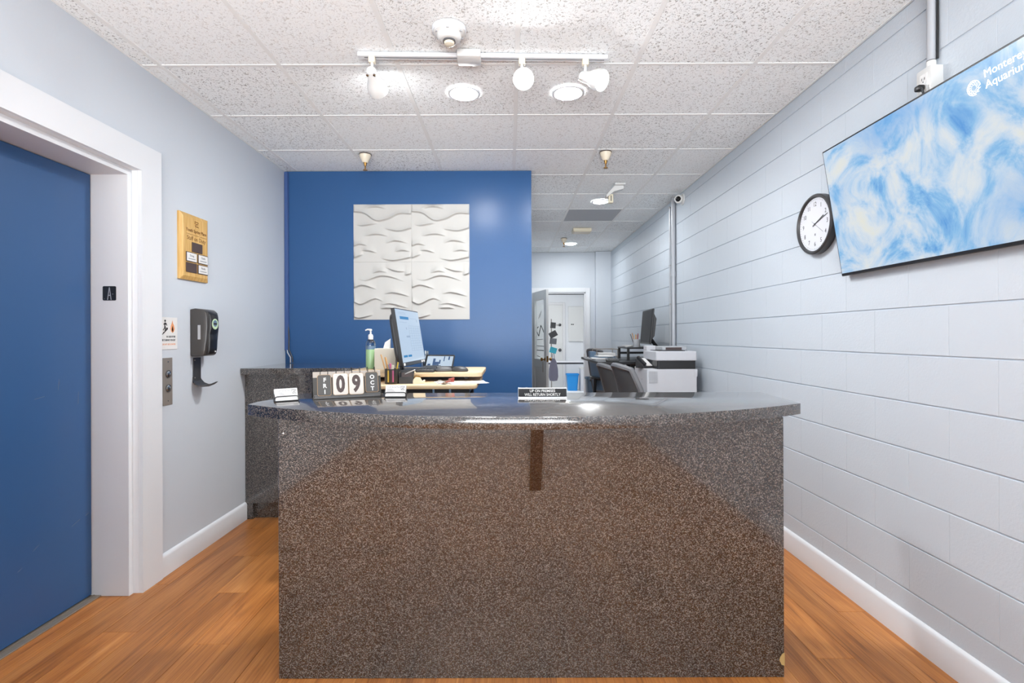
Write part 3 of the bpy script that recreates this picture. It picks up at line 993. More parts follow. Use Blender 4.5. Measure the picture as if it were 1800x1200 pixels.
tr = thing('drip_tray', 'black curved drip tray mounted below the soap dispenser', 'tray', (XL, 3.06, 0.99))
MB().box((0, 0, 0.04), (0.006, 0.075, 0.19), bev=0.002).build('back_plate', 'softblack', tr, 0)
for z in (0.07, 0.175):
    MB().cyl((0.006, 0.012, z), (0.008, 0.012, z), 0.004, n=10).build('screw', 'steel', tr)
prof = [(0.0, 0.075), (0.006, 0.05), (0.02, 0.028), (0.045, 0.016), (0.075, 0.018), (0.105, 0.030), (0.125, 0.045)]
N = 9
verts, faces = [], []
for side in (0, 1):
    for k, (x, z) in enumerate(prof):
        t = k / (len(prof) - 1)
        hw = 0.0375 + 0.012 * math.sin(PI * min(1, t * 1.1)) - 0.03 * max(0, t - 0.6) / 0.4
        for i in range(N):
            s = -1 + 2 * i / (N - 1)
            verts.append((x, 0.0375 + s * hw, z + 0.010 * s * s * math.sin(PI * t) - 0.003 * side))
n1 = len(prof) * N
for side in (0, 1):
    o_ = side * n1
    for k in range(len(prof) - 1):
        for i in range(N - 1):
            a = o_ + k * N + i
            f = (a, a + 1, a + N + 1, a + N)
            faces.append(f if side == 0 else f[::-1])
ring = [i for i in range(N)] + [k * N + N - 1 for k in range(1, len(prof))] + [(len(prof) - 1) * N + i for i in range(N - 2, -1, -1)] + [k * N for k in range(len(prof) - 2, 0, -1)]
for a, c in zip(ring, ring[1:] + ring[:1]):
    faces.append((c, a, a + n1, c + n1))
me = bpy.data.meshes.new('tray_tongue')
me.from_pydata(verts, [], faces)
me.shade_smooth()
me.set_sharp_from_angle(angle=math.radians(50))
me.materials.append(M['softblack'])
place(me, 'tray_tongue', tr, (0, 0, 0))

sg = thing('fire_sign', 'white stairway fire sign with a climbing figure and orange flame beside the casing', 'sign', (XL, 2.775, 1.236))
MB().box((0, 0, 0), (0.003, 0.142, 0.178), bev=0.0008).build('sign_board', 'paper', sg, 0)


def sp(poly, name, m):
    MB().prism(poly, 0, 0.0005, frame_mx((0.003, 0, 0), (0, 1, 0), (0, 0, 1))).build(name, m, sg, 0)


sp([(0.002, 0.085), (0.022, 0.085), (0.022, 0.097), (0.034, 0.097), (0.034, 0.109), (0.046, 0.109), (0.046, 0.121), (0.060, 0.121), (0.060, 0.112), (0.002, 0.078)], 'stair_mark', 'ink')
sp([(0.024, 0.104), (0.033, 0.118), (0.036, 0.107), (0.044, 0.108), (0.042, 0.126), (0.038, 0.134), (0.046, 0.138), (0.052, 0.130), (0.055, 0.134), (0.047, 0.147), (0.036, 0.150), (0.024, 0.140), (0.027, 0.135), (0.032, 0.138), (0.031, 0.122), (0.019, 0.107)], 'climber_mark', 'ink')
sp([(0.038 + 0.0065 * math.cos(a * PI / 6), 0.158 + 0.0065 * math.sin(a * PI / 6)) for a in range(12)], 'climber_head', 'ink')
sp([(0.100, 0.092), (0.112, 0.100), (0.118, 0.116), (0.112, 0.134), (0.103, 0.146), (0.100, 0.162), (0.094, 0.148), (0.086, 0.132), (0.082, 0.114), (0.088, 0.100)], 'flame_mark', 'orangeink')
sp([(0.100, 0.096), (0.107, 0.106), (0.103, 0.122), (0.100, 0.132), (0.095, 0.118), (0.093, 0.106)], 'flame_core', 'paper')
sm = frame_mx((0.0031, 0.124, 0.070), (0, 1, 0), (0, 0, 1))
text('IN CASE OF FIRE', 0.0150, sm, 'ink', 'lettering', sg, bold=0.02, align='RIGHT', sx=0.68)
sm = frame_mx((0.0031, 0.124, 0.051), (0, 1, 0), (0, 0, 1))
text('USE STAIRWAY FOR EXIT', 0.0150, sm, 'ink', 'lettering', sg, bold=0.02, align='RIGHT', sx=0.68)
sm = frame_mx((0.0031, 0.124, 0.028), (0, 1, 0), (0, 0, 1))
text('DO NOT USE ELEVATOR', 0.0130, sm, 'orangeink', 'lettering', sg, bold=0.01, align='RIGHT', sx=0.75)

cp = thing('lift_call_panel', 'tall steel lift call panel with two round buttons', 'button panel', (XL, 2.794, 0.928))
MB().box((0, 0, 0), (0.004, 0.078, 0.262), bev=0.001).build('face_plate', 'steel', cp, 0)
for z in (0.172, 0.094):
    bt = MB().lathe([(0.019, 0), (0.022, 0.001), (0.022, 0.004), (0.019, 0.005), (0.0175, 0.002)], 24, frame_mx((0.004, 0.040, z), (0, 1, 0), (0, 0, 1))).build('button_ring', 'darkgrey', cp)
    MB().lathe([(0.017, 0), (0.017, 0.004), (0.014, 0.006), (0, 0.0065)], 24, frame_mx((0.004, 0.040, z), (0, 1, 0), (0, 0, 1))).build('button', 'chrome', bt)
    s = 1 if z > 0.13 else -1
    MB().prism([(-0.006, -0.004 * s), (0.006, -0.004 * s), (0, 0.007 * s)], 0, 0.0006, frame_mx((0.0106, 0.040, z), (0, 1, 0), (0, 0, 1))).build('arrow_mark', 'ink', bt, 0)
for z in (0.24, 0.024):
    MB().lathe([(0, 0.002), (0.004, 0.001), (0.004, 0)], 10, frame_mx((0.004, 0.040, z), (0, 1, 0), (0, 0, 1))).build('screw', 'chrome', cp)

br = thing('floor_mark_plate', 'small black square plate with a pale letter on the lift jamb', 'sign', (-2.014, JY, 1.49))
MB().prism(rrect(0.066, 0.072, 0.006), 0, 0.003, frame_mx((0, 0, 0.036), (1, 0, 0), (0, 0, 1))).build('plate', 'black', br, 0)
mx = frame_mx((0, -0.003, 0.036), (1, 0, 0), (0, 0, 1))
for poly in ([(-0.010, -0.033), (-0.006, -0.033), (0.002, 0.030), (-0.001, 0.030)], [(0.008, -0.033), (0.012, -0.033), (0.003, 0.030), (0.0, 0.030)], [(-0.006, -0.012), (0.008, -0.012), (0.007, -0.008), (-0.005, -0.008)]):
    MB().prism(poly, 0, 0.0008, mx).build('letter_stroke', 'galv', br, 0)
for x, z in ((0.016, -0.004), (0.020, -0.004), (-0.024, -0.028)):
    MB().cyl((x, -0.003, 0.036 + z), (x, -0.0038, 0.036 + z), 0.0012, n=6).build('braille_dot', 'galv', br)

# ------------------------------------------------------------------ right wall: television, clock, outlet, conduits, camera
TVW, TVH, TVT = 1.11, 0.626, 0.035
tv = thing('wall_television', 'large flat television showing an aquarium film, tilted down on the block wall', 'television', (1.6575, 2.55, 1.594))
tv.rotation_euler = (0, math.radians(-8.9), 0)
# local: x into the wall, y towards the far end (0) and -TVW (near end), z up
MB().box((0.0, -TVW, 0), (TVT, 0, TVH), bev=0.003).build('housing', 'black', tv, 0)
MB().box((0.012, -TVW * 0.8, 0.12), (TVT + 0.03, -TVW * 0.2, 0.5), bev=0.006).build('back_bulge', 'softblack', tv, 0)
scr = MB().box((-0.0012, -TVW + 0.008, 0.014), (0.002, -0.008, TVH - 0.008)).build('screen', 'tv', tv, 0)
mx0 = lambda y, z: frame_mx((-0.0018, y, z), (0, -1, 0), (0, 0, 1))
text('Monterey', 0.036, mx0(-0.862, 0.573), 'tvtext', 'lettering', scr, bold=0.0, align='LEFT', ext=0.0003)
text('Aquarium', 0.036, mx0(-0.862, 0.537), 'tvtext', 'lettering', scr, bold=0.0, align='LEFT', ext=0.0003)
for k, r in enumerate((0.024, 0.019)):
    pts = [mx0(-0.822, 0.548) @ V((r * math.cos(a * PI / 12 + k), r * math.sin(a * PI / 12 + k), 0)) for a in range(20)]
    MB().tube(pts, 0.0009, 5).build('emblem_stroke', 'tvtext', scr)
for k in range(12):
    a = k * PI / 6
    pts = [mx0(-0.822, 0.548) @ V((r * math.cos(a + (r - 0.01) * 50), r * math.sin(a + (r - 0.01) * 50), 0)) for r in (0.009, 0.015, 0.020, 0.025)]
    MB().tube(pts, 0.0007, 5).build('emblem_stroke', 'tvtext', scr)
mb = MB()
mb.box((TVT + 0.03, -0.75, 0.2), (TVT + 0.045, -0.36, 0.42))
mb.build('mount_plate', 'black', tv, 0)

ck = thing('wall_clock', 'round black rimmed wall clock left of the television', 'clock', (XR, 2.785, 1.905))
RC = 0.162
fm = frame_mx((0, 0, 0), (0, -1, 0), (0, 0, 1))
MB().lathe([(0, 0), (RC - 0.004, 0), (RC, 0.004), (RC, 0.036), (RC - 0.006, 0.042), (RC - 0.014, 0.042), (RC - 0.018, 0.036), (RC - 0.019, 0.028), (0, 0.028)], 64, fm).build('case', 'softblack', ck)
MB().lathe([(0, 0), (RC - 0.019, 0), (RC - 0.019, 0.001), (0, 0.001)], 48, frame_mx((-0.0285, 0, 0), (0, -1, 0), (0, 0, 1))).build('face', 'clockface', ck)
for h in range(1, 13):
    a = PI / 2 - h * PI / 6
    text(str(h), 0.034, frame_mx((-0.0298, -0.108 * math.cos(a), 0.108 * math.sin(a)), (0, -1, 0), (0, 0, 1)), 'ink', 'numeral', ck, sx=0.85, ext=0.0002)
for k in range(60):
    a = k * PI / 30
    l = 0.008 if k % 5 == 0 else 0.004
    mx = frame_mx((-0.0297, -0.134 * math.cos(a), 0.134 * math.sin(a)), (0, -math.cos(a), math.sin(a)), (0, math.sin(a), math.cos(a)))
    MB().box((-l / 2, -0.0008, -0.0002), (l / 2, 0.0008, 0.0002), mx=mx).build('minute_mark', 'ink', ck, 0)


def hand(deg, l, w_, m, back=0.02):
    a = PI / 2 - math.radians(deg)
    mx = frame_mx((-0.031, 0, 0), (0, -math.cos(a), math.sin(a)), (0, math.sin(a), math.cos(a)))
    MB().box((-back, -w_ / 2, -0.0004), (l, w_ / 2, 0.0004), mx=mx).build('hand', m, ck, 0)


hand(66, 0.085, 0.006, 'darkgrey')
hand(72, 0.118, 0.0045, 'darkgrey')
hand(126, 0.09, 0.0014, 'greyink', 0.035)
MB().lathe([(0, 0.003), (0.006, 0.002), (0.006, 0)], 14, frame_mx((-0.031, 0, 0), (0, -1, 0), (0, 0, 1))).build('hub', 'darkgrey', ck)
MB().box((-0.0298, -0.006, -0.062), (-0.0294, 0.004, -0.050)).build('dial_mark', 'greyink', ck, 0)

ob = thing('outlet_box', 'white surface outlet box with a black plug above the television', 'outlet', (XR, 2.028, 2.24))
MB().box((-0.05, -0.036, 0), (0, 0.036, 0.116), bev=0.003, seg=2).build('box', 'whiteplastic', ob)
rcpt = MB().box((-0.052, -0.018, 0.02), (-0.049, 0.018, 0.094), bev=0.001).build('receptacle', 'paper', ob, 0)
for y in (-0.007, 0.007):
    MB().box((-0.0526, y - 0.001, 0.070), (-0.0518, y + 0.001, 0.080)).build('slot', 'ink', rcpt, 0)
MB().cyl((-0.0526, 0, 0.063), (-0.0518, 0, 0.063), 0.0025, n=8).build('slot', 'ink', rcpt)
pgm = MB().box((-0.078, -0.013, 0.028), (-0.052, 0.016, 0.050), bev=0.006, seg=2).build('plug', 'black', ob)
MB().tube([(-0.07, -0.005, 0.045), (-0.068, -0.014, 0.03), (-0.06, -0.02, -0.01), (-0.03, -0.02, -0.08)], 0.004, 8).build('cord', 'softblack', pgm)
cd = thing('outlet_conduit', 'grey conduit dropping from the ceiling to the outlet box above the television', 'conduit', (XR - 0.018, 2.03, 2.356))
MB().cyl((0, 0, 0.03), (0, 0, CEIL - 2.356), 0.0145).build('pipe', 'galv', cd)
MB().cyl((0, 0, 0.0), (0, 0, 0.03), 0.0165).build('connector', 'whiteplastic', cd)
MB().cyl((0, 0, 0.028), (0, 0, 0.033), 0.0155).build('gasket', 'black', cd)
MB().tube([(0.012, -0.016, 0.034), (0.012, -0.018, 0.15), (0.012, -0.018, CEIL - 2.356)], 0.004, 8).build('cable', 'black', cd)

cv = thing('tall_conduit', 'tall grey conduit pipe up the block wall behind the printer', 'conduit', (XR - 0.025, 5.2, 0))
MB().cyl((0, 0, 0), (0, 0, CEIL), 0.022).build('pipe', 'galv', cv)
MB().cyl((-0.001, 0.10, 0), (-0.001, 0.10, CEIL - 0.07), 0.010, n=10).build('thin_pipe', 'galv', cv)
for z in (0.9, 1.9):
    MB().cyl((0, 0, z), (0, 0, z + 0.05), 0.026).build('coupling', 'galv', cv)
for z in (1.62, 2.02, 2.62):
    MB().box((-0.008, 0.09, z), (0.022, 0.125, z + 0.012), bev=0.001).build('strap', 'steel', cv, 0)
sc_ = thing('security_camera', 'white security camera with a dark lens high on the block wall', 'camera', (XR, 4.98, 2.625))
MB().lathe([(0, 0), (0.055, 0), (0.055, 0.012), (0.03, 0.02), (0, 0.02)], 28, frame_mx((0, 0, 0), (0, -1, 0), (0, 0, 1))).build('mount', 'whiteplastic', sc_)
ld = V((-0.55, -0.83, -0.1)).normalized()
bx = V((-0.035, 0, 0))
b = MB()
mxl = Matrix.Translation(bx) @ ld.to_track_quat('Z', 'Y').to_matrix().to_4x4()
b.lathe([(0, -0.035), (0.028, -0.03), (0.04, -0.01), (0.042, 0.01), (0.040, 0.035), (0.034, 0.042), (0.026, 0.042)], 28, mxl)
b.build('housing', 'whiteplastic', sc_)
MB().lathe([(0.026, 0.042), (0.024, 0.036), (0.016, 0.034), (0.012, 0.040), (0, 0.041)], 24, mxl).build('lens', 'lens', sc_)

# ------------------------------------------------------------------ ceiling fittings
def downlight(x, y, r, label, seen=True):
    t = thing('recessed_downlight', label, 'light', (x, y, CEIL), group='round recessed downlights')
    MB().lathe([(r * 0.86, -0.002), (r * 0.9, -0.006), (r * 1.04, -0.006), (r * 1.07, -0.001), (r * 1.07, 0.004)], 40).build('trim_ring', 'white', t)
    MB().lathe([(0, -0.004), (r * 0.87, -0.004), (r * 0.87, -0.001), (0, -0.001)], 40).build('diffuser', 'down_soft' if y > 4 else ('down_dim' if y < 1 else 'down'), t)
    return t


downlight(-0.255, 2.947, 0.088, 'round lit downlight left of the middle track spot')
downlight(0.344, 2.947, 0.088, 'round lit downlight behind the right track spot')
downlight(0.955, 5.34, 0.085, 'round lit corridor downlight below the white ceiling bracket')
downlight(0.94, 7.80, 0.085, 'small round lit downlight farthest down the corridor')
for x, y in ((-0.75, 0.55), (0.30, 0.55), (-0.75, -1.4), (0.30, -1.4)):  # unseen lamps added to brighten the counter and near walls
    downlight(x, y, 0.088, 'added round downlight out of view, ' + ('left' if x < 0 else 'right') + (' one nearer the counter' if y > 0 else ' one farther back'))


def sprinkler(x, y, label):
    t = thing('ceiling_sprinkler', label, 'sprinkler', (x, y, CEIL), group='ceiling sprinklers')
    MB().lathe([(0.046, 0.001), (0.048, -0.004), (0.045, -0.005)], 28).build('back_ring', 'umber', t)
    MB().lathe([(0.045, -0.004), (0.042, -0.02), (0.024, -0.058), (0.018, -0.064), (0, -0.064)], 28).build('escutcheon', 'cream', t)
    b = MB().cyl((0, 0, -0.064), (0, 0, -0.088), 0.013, 0.009, 14)
    b.cyl((0, 0, -0.088), (0, 0, -0.118), 0.005, n=8)
    b.build('stem', 'brass', t)
    MB().cyl((0, 0, -0.118), (0, 0, -0.122), 0.017, n=16).build('deflector', 'brass', t)


sprinkler(-1.10, 3.93, 'cream and brass sprinkler in front of the blue wall')
sprinkler(0.74, 3.90, 'cream and brass sprinkler nearest the corridor entrance')
sprinkler(0.79, 7.35, 'small sprinkler beside the farthest corridor downlight')

sd = thing('smoke_detector', 'white stepped round smoke detector above the track light', 'smoke detector', (-0.268, 2.33, CEIL))
MB().lathe([(0.078, 0.002), (0.078, -0.008), (0.072, -0.014)], 40).build('base', 'white', sd)
MB().lathe([(0.072, -0.008), (0.070, -0.022), (0.056, -0.030), (0.054, -0.040), (0.044, -0.050), (0.036, -0.052), (0, -0.052)], 40).build('body', 'whiteplastic', sd)
MB().lathe([(0.028, -0.050), (0.028, -0.060), (0, -0.060)], 28).build('sensor_gap', 'darkgrey', sd)
MB().lathe([(0.024, -0.060), (0.022, -0.070), (0.012, -0.074), (0, -0.074)], 28).build('sensor_cap', 'cream', sd)
for k in range(6):
    a = k * PI / 3
    MB().box((-0.006, 0.060, -0.028), (0.006, 0.066, -0.022), mx=Matrix.Rotation(a, 4, 'Z')).build('vent', 'printer_grey', sd, 0)

# track light
TRY = 2.545
tk = thing('track_light', 'white ceiling track light with three spot heads', 'track light', (0, TRY, CEIL), rz=math.radians(1.6))
MB().box((-0.74, -0.018, -0.02), (0.495, 0.018, 0), bev=0.002).build('track_bar', 'white', tk, 0)
MB().box((-0.71, -0.004, -0.0205), (0.48, 0.004, -0.0195)).build('track_slot', 'greyink', tk, 0)
MB().box((-0.252, -0.055, -0.036), (-0.135, 0.045, 0), bev=0.006, seg=2).build('feed_box', 'whiteplastic', tk)


def head(x, d, lit, label, piv=0.10):
    """spot head hanging at x, lamp axis d (from the rear to the lens)"""
    d = V(d).normalized()
    MB().box((x - 0.016, -0.014, -0.048), (x + 0.016, 0.014, -0.018), bev=0.003).build('adapter', 'cream', tk, 0)
    h = MB().cyl((x, 0, -0.046), (x, 0, -piv + 0.012), 0.007, n=12).build('stem', 'white', tk)
    p = V((x, 0, -piv))
    mx = Matrix.Translation(p) @ d.to_track_quat('Z', 'Y').to_matrix().to_4x4()
    b = MB().lathe([(0, -0.03), (0.016, -0.030), (0.024, -0.022), (0.027, 0.0), (0.030, 0.03), (0.044, 0.062), (0.050, 0.085), (0.0505, 0.112), (0.048, 0.112), (0.047, 0.104)], 36, mx)
    hd = b.build('lamp_head', 'whiteplastic', tk)
    MB().lathe([(0, 0.1035), (0.047, 0.1035), (0.047, 0.102), (0, 0.102)], 32, mx).build('lamp_lens', 'spot_soft' if label == 'right' else 'spot', hd)
    for s in (-1, 1):
        q = mx @ V((s * 0.017, -0.021, -0.012))
        MB().lathe([(0, 0.004), (0.007, 0.003), (0.008, 0)], 12, Matrix.Translation(q) @ mx.to_quaternion().to_matrix().to_4x4() @ Matrix.Rotation(PI / 2, 4, 'X')).build('pivot_screw', 'chrome', hd)
    return hd


head(-0.672, (0.06, 0.86, -0.30), True, 'left')
head(0.068, (0.02, -0.86, -0.46), True, 'middle', 0.115)
head(0.385, (0.60, -0.62, -0.46), True, 'right', 0.105)

em = thing('ceiling_bracket', 'white angled ceiling bracket with a small hanging box over the corridor', 'fixture', (1.0, 4.72, CEIL))
MB().box((-0.03, -0.05, -0.018), (0.07, 0.10, 0), bev=0.004).build('mounting_plate', 'whiteplastic', em, 0)
MB().prism([(-0.02, -0.01), (-0.10, -0.10), (-0.10, -0.125), (-0.03, -0.07), (0.06, -0.045), (0.06, -0.015)], -0.03, 0.04, frame_mx((0, 0.03, 0), (1, 0, 0), (0, 0, 1)), bev=0.003).build('arm', 'whiteplastic', em, 0)
MB().box((-0.075, 0.02, -0.165), (-0.03, 0.07, -0.085), bev=0.004).build('hanging_box', 'beige', em, 0)
MB().box((-0.056, 0.018, -0.15), (-0.048, 0.021, -0.10)).build('slot', 'darkgrey', em, 0)
cbx = thing('ceiling_box', 'beige rectangular box fixed to the corridor ceiling', 'fixture', (0.955, 6.72, CEIL))
MB().box((-0.12, -0.09, -0.045), (0.12, 0.09, 0), bev=0.006).build('body', 'beige', cbx, 0)
MB().box((-0.105, -0.075, -0.05), (0.105, 0.075, -0.043), bev=0.002).build('cover', 'cream', cbx, 0)

# ------------------------------------------------------------------ things on the reception counter
cal = thing('flip_calendar', 'flip desk calendar on a black mesh easel reading FRI 09 OCT', 'calendar', (-0.706, 2.243, ZT), rz=math.radians(25))
CW, CH = 0.288, 0.118
tilt = math.radians(14)
up = V((0, math.sin(tilt), math.cos(tilt)))
emx = frame_mx((0, 0, 0.002), (1, 0, 0), up)      # easel front plane, normal towards the camera
MB().box((-CW / 2, 0, -0.003), (CW / 2, CH * 0.82, 0), bev=0.0008, mx=emx).build('easel_front', 'mesh_metal', cal, 0)
MB().box((-CW / 2, CH * 0.78, -0.0035), (CW / 2, CH, 0.0005), bev=0.0008, mx=emx).build('top_band', 'steel', cal, 0)
b = MB()
for i in range(46):
    for j in range(3):
        x = -CW / 2 + 0.008 + i * (CW - 0.016) / 45 + (j % 2) * 0.003
        b.cyl(emx @ V((x, 0.004 + j * 0.0055, 0)), emx @ V((x, 0.004 + j * 0.0055, 0.0006)), 0.0014, n=5)
mh = b.build('perforations', 'galv', cal, 0)
mh['kind'] = 'stuff'
bk = frame_mx((0, 0.075, 0.002), (1, 0, 0), V((0, -math.sin(tilt) * 1.25, math.cos(tilt))))
MB().box((-CW / 2, 0, -0.002), (CW / 2, CH * 0.98, 0), bev=0.0006, mx=bk).build('easel_back', 'mesh_metal', cal, 0)
MB().box((-CW / 2, 0, 0), (CW / 2, 0.075, 0.002)).build('easel_base', 'mesh_metal', cal, 0)
cards = ((-0.098, 0.057, 0.092, 'slatecard', 'FRI'), (-0.031, 0.064, 0.096, 'card', '0'), (0.036, 0.064, 0.096, 'card', '9'), (0.103, 0.057, 0.092, 'slatecard', 'OCT'))
for i, (x, w_, h, m, s) in enumerate(cards):
    y0 = 0.012 + (0.0 if i in (1, 2) else 0.002 * i)
    cm = emx @ Matrix.Translation((x, y0 + h / 2, 0.004 + 0.002 * (i % 2)))
    cdo = MB().prism(rrect(w_, h, 0.009), -0.001, 0.001, cm).build('flip_card', 'tan', cal, 0)
    MB().prism(rrect(w_ - 0.003, h - 0.003, 0.008), 0.001, 0.0014, cm).build('card_face', m, cdo, 0)
    if len(s) == 1:
        n = text(s, 0.098, cm @ Matrix.Translation((0, -0.003, 0.0016)), 'umber', 'numeral', cdo, bold=0.045, sx=0.72, ext=0.0002)
    else:
        for k, ch in enumerate(s):
            text(ch, 0.025, cm @ Matrix.Translation((0.002, 0.022 - 0.026 * k, 0.0016)), 'whiteink', 'lettering', cdo, bold=0.03, ext=0.0002)
    for s_ in (-1, 1):
        c0 = cm @ V((s_ * w_ * 0.27, h / 2 - 0.010, 0))
        top = emx @ V((x + s_ * w_ * 0.27, CH + 0.004, -0.004))
        ctr = (c0 + top) / 2
        pts = []
        for k in range(15):
            a = -0.35 * PI + 1.75 * PI * k / 14
            pts.append(emx @ V((x + s_ * w_ * 0.27, CH + 0.002 + 0.015 * math.sin(a), -0.004 + 0.012 * math.cos(a))))
        pts = [c0 + V((0, -0.001, 0))] + pts
        MB().tube(pts, 0.0014, 6).build('wire_ring', 'black', cal)


def card_holder(label, loc, rz):
    t = thing('business_card_holder', label, 'card holder', loc, rz, 'business card holders on the counter')
    ti = math.radians(20)
    u = V((0, math.sin(ti), math.cos(ti)))
    m0 = frame_mx((0, 0, 0.004), (1, 0, 0), u)
    MB().box((-0.046, 0.0, 0), (0.046, 0.028, 0.003), bev=0.001).build('base', 'black', t, 0)
    MB().box((-0.046, 0, -0.019), (0.046, 0.034, -0.0165), mx=m0).build('back_rest', 'black', t, 0)
    MB().box((-0.0475, 0, -0.018), (-0.046, 0.030, 0.001), mx=m0).build('side', 'black', t, 0)
    MB().box((0.046, 0, -0.018), (0.0475, 0.030, 0.001), mx=m0).build('side', 'black', t, 0)
    pts = [m0 @ V(p) for p in ((-0.0465, 0.0, 0.0025), (-0.0465, 0.010, 0.0025), (-0.043, 0.017, 0.0025), (-0.036, 0.019, 0.0025), (0.036, 0.019, 0.0025), (0.043, 0.017, 0.0025), (0.0465, 0.010, 0.0025), (0.0465, 0.0, 0.0025))]
    MB().tube(pts, 0.0020, 8).build('front_loop', 'black', t)
    st = MB().box((-0.0445, 0.002, -0.0155), (0.0445, 0.053, -0.0005), mx=m0).build('card_stack', 'paper', t, 0)
    text('Youth Spring Place', 0.0075, m0 @ Matrix.Translation((-0.038, 0.044, -0.0003)), 'greyink', 'lettering', st, align='LEFT', ext=0.0001)
    for k, l in ((0, 0.024), (1, 0.03), (2, 0.036)):
        MB().box((-0.038, 0.034 - 0.005 * k, -0.0004), (-0.038 + l, 0.0352 - 0.005 * k, -0.0002), mx=m0).build('small_print', 'greyink', st, 0)
    logo(st, m0 @ Matrix.Translation((0.030, 0.038, -0.0005)), 0.019, 'ink', 0.0001)


card_holder('black business card holder left of the flip calendar', (-0.922, 2.122, ZT), math.radians(36))
card_holder('black business card holder right of the flip calendar', (-0.502, 2.25, ZT), math.radians(1))

ns = thing('desk_sign', 'black and silver desk sign reading UP ON PREMISES WILL RETURN SHORTLY', 'sign', (0.143, 2.22, ZT), rz=math.radians(0.5))
pm = frame_mx((0, -0.012, 0), (1, 0, 0), V((0, 0.14, 0.99)))
MB().box((-0.105, 0.0, -0.012), (0.105, 0.006, 0.003), bev=0.0006, mx=pm).build('lower_rail', 'chrome', ns, 0)
MB().box((-0.105, 0.042, -0.005), (0.105, 0.046, 0.002), bev=0.0006, mx=pm).build('upper_rail', 'chrome', ns, 0)
MB().box((-0.105, 0.0, -0.008), (0.105, 0.044, -0.0045), mx=pm).build('back_plate', 'chrome', ns, 0)
MB().box((-0.105, -0.006, 0), (0.105, 0.034, 0.003)).build('foot', 'chrome', ns, 0)
pt = MB().box((-0.104, 0.0065, -0.0045), (0.104, 0.0415, 0.0), mx=pm).build('plate', 'ink', ns, 0)
text('UP ON PREMISES', 0.0165, pm @ Matrix.Translation((0, 0.0315, 0.0004)), 'whiteink', 'lettering', pt, bold=0.015, ext=0.0002, sx=0.9)
text('WILL RETURN SHORTLY', 0.0165, pm @ Matrix.Translation((0, 0.0155, 0.0004)), 'whiteink', 'lettering', pt, bold=0.015, ext=0.0002, sx=0.86)

# ------------------------------------------------------------------ workstation behind the counter
ZL, ZU = 1.036, 1.09
dk = thing('standing_desk', 'two level pale maple standing desk behind the reception counter', 'desk', (-0.55, 3.15, 0))


def board(x0, x1, y0, y1, z0, z1, name, m):
    MB().prism([(p[0] + (x0 + x1) / 2, p[1] + (y0 + y1) / 2) for p in rrect(x1 - x0, y1 - y0, 0.04)], z0, z1, Matrix.Translation((0.55, -3.15, 0)), bev=0.004).build(name, m, dk, 30)


board(-0.90, -0.18, 2.80, 3.50, ZL - 0.022, ZL, 'lower_board', 'maple')
board(-1.00, -0.16, 3.02, 3.56, ZU - 0.026, ZU, 'upper_board', 'maple')
MB().box((-0.30, -0.33, ZL - 0.045), (0.33, 0.30, ZL - 0.0225)).build('underframe', 'black', dk, 0)
for x in (-0.28, 0.30):
    MB().box((x - 0.03, -0.04, 0.03), (x + 0.03, 0.04, ZL - 0.045), bev=0.003).build('post', 'black', dk, 0)
    MB().box((x - 0.035, -0.32, 0), (x + 0.035, 0.32, 0.03), bev=0.004).build('foot', 'black', dk, 0)
for x in (-0.30, 0.28):
    MB().box((x - 0.01, 0.05, ZL), (x + 0.01, 0.25, ZU - 0.026)).build('spacer', 'black', dk, 0)
for x in (0.13, 0.22):
    MB().box((x, -0.352, ZL - 0.045), (x + 0.010, -0.332, ZL - 0.0215), bev=0.002).build('clamp', 'slateblue', dk, 0)

# monitor facing the operator's seat on the right
mo = thing('reception_monitor', 'black computer monitor showing a pale schedule page, seen from its side', 'monitor', (-0.72, 3.21, ZU))
wd = V((0.078, 0.997, 0.0)).normalized()      # along the screen from the near to the far end
nrm = V((0.997, -0.078, 0)).normalized()
upv = (V((0, 0, 1)) - nrm * 0.158).normalized()
ctr = V((-0.6145, 3.21, 1.300)) - V((-0.72, 3.21, ZU))
# local screen frame: x axis = from near (left in view) to far end
sx_ = wd
mm = Matrix((sx_, upv, sx_.cross(upv))).transposed().to_4x4()
mm.translation = ctr
MW, MH = 0.53, 0.345
MB().prism(rrect(MW, MH, 0.006), -0.022, 0.0, mm, bev=0.002).build('housing', 'black', mo, 0)
MB().prism(rrect(MW - 0.06, MH - 0.05, 0.05), -0.052, -0.018, mm, bev=0.012).build('back_shell', 'softblack', mo, 40)
so = MB().box((-MW / 2 + 0.006, -MH / 2 + 0.022, 0), (MW / 2 - 0.006, MH / 2 - 0.006, 0.001), mx=mm).build('screen', 'screen', mo, 0)


def scr_rect(u0, v0, u1, v1, m, name='screen_mark', z=0.0014):
    x0, x1 = -MW / 2 + 0.006, MW / 2 - 0.006
    y0, y1 = MH / 2 - 0.006, -MH / 2 + 0.022
    MB().box((x0 + (x1 - x0) * u0, y0 + (y1 - y0) * v1, 0.001), (x0 + (x1 - x0) * u1, y0 + (y1 - y0) * v0, z), mx=mm).build(name, m, so, 0)


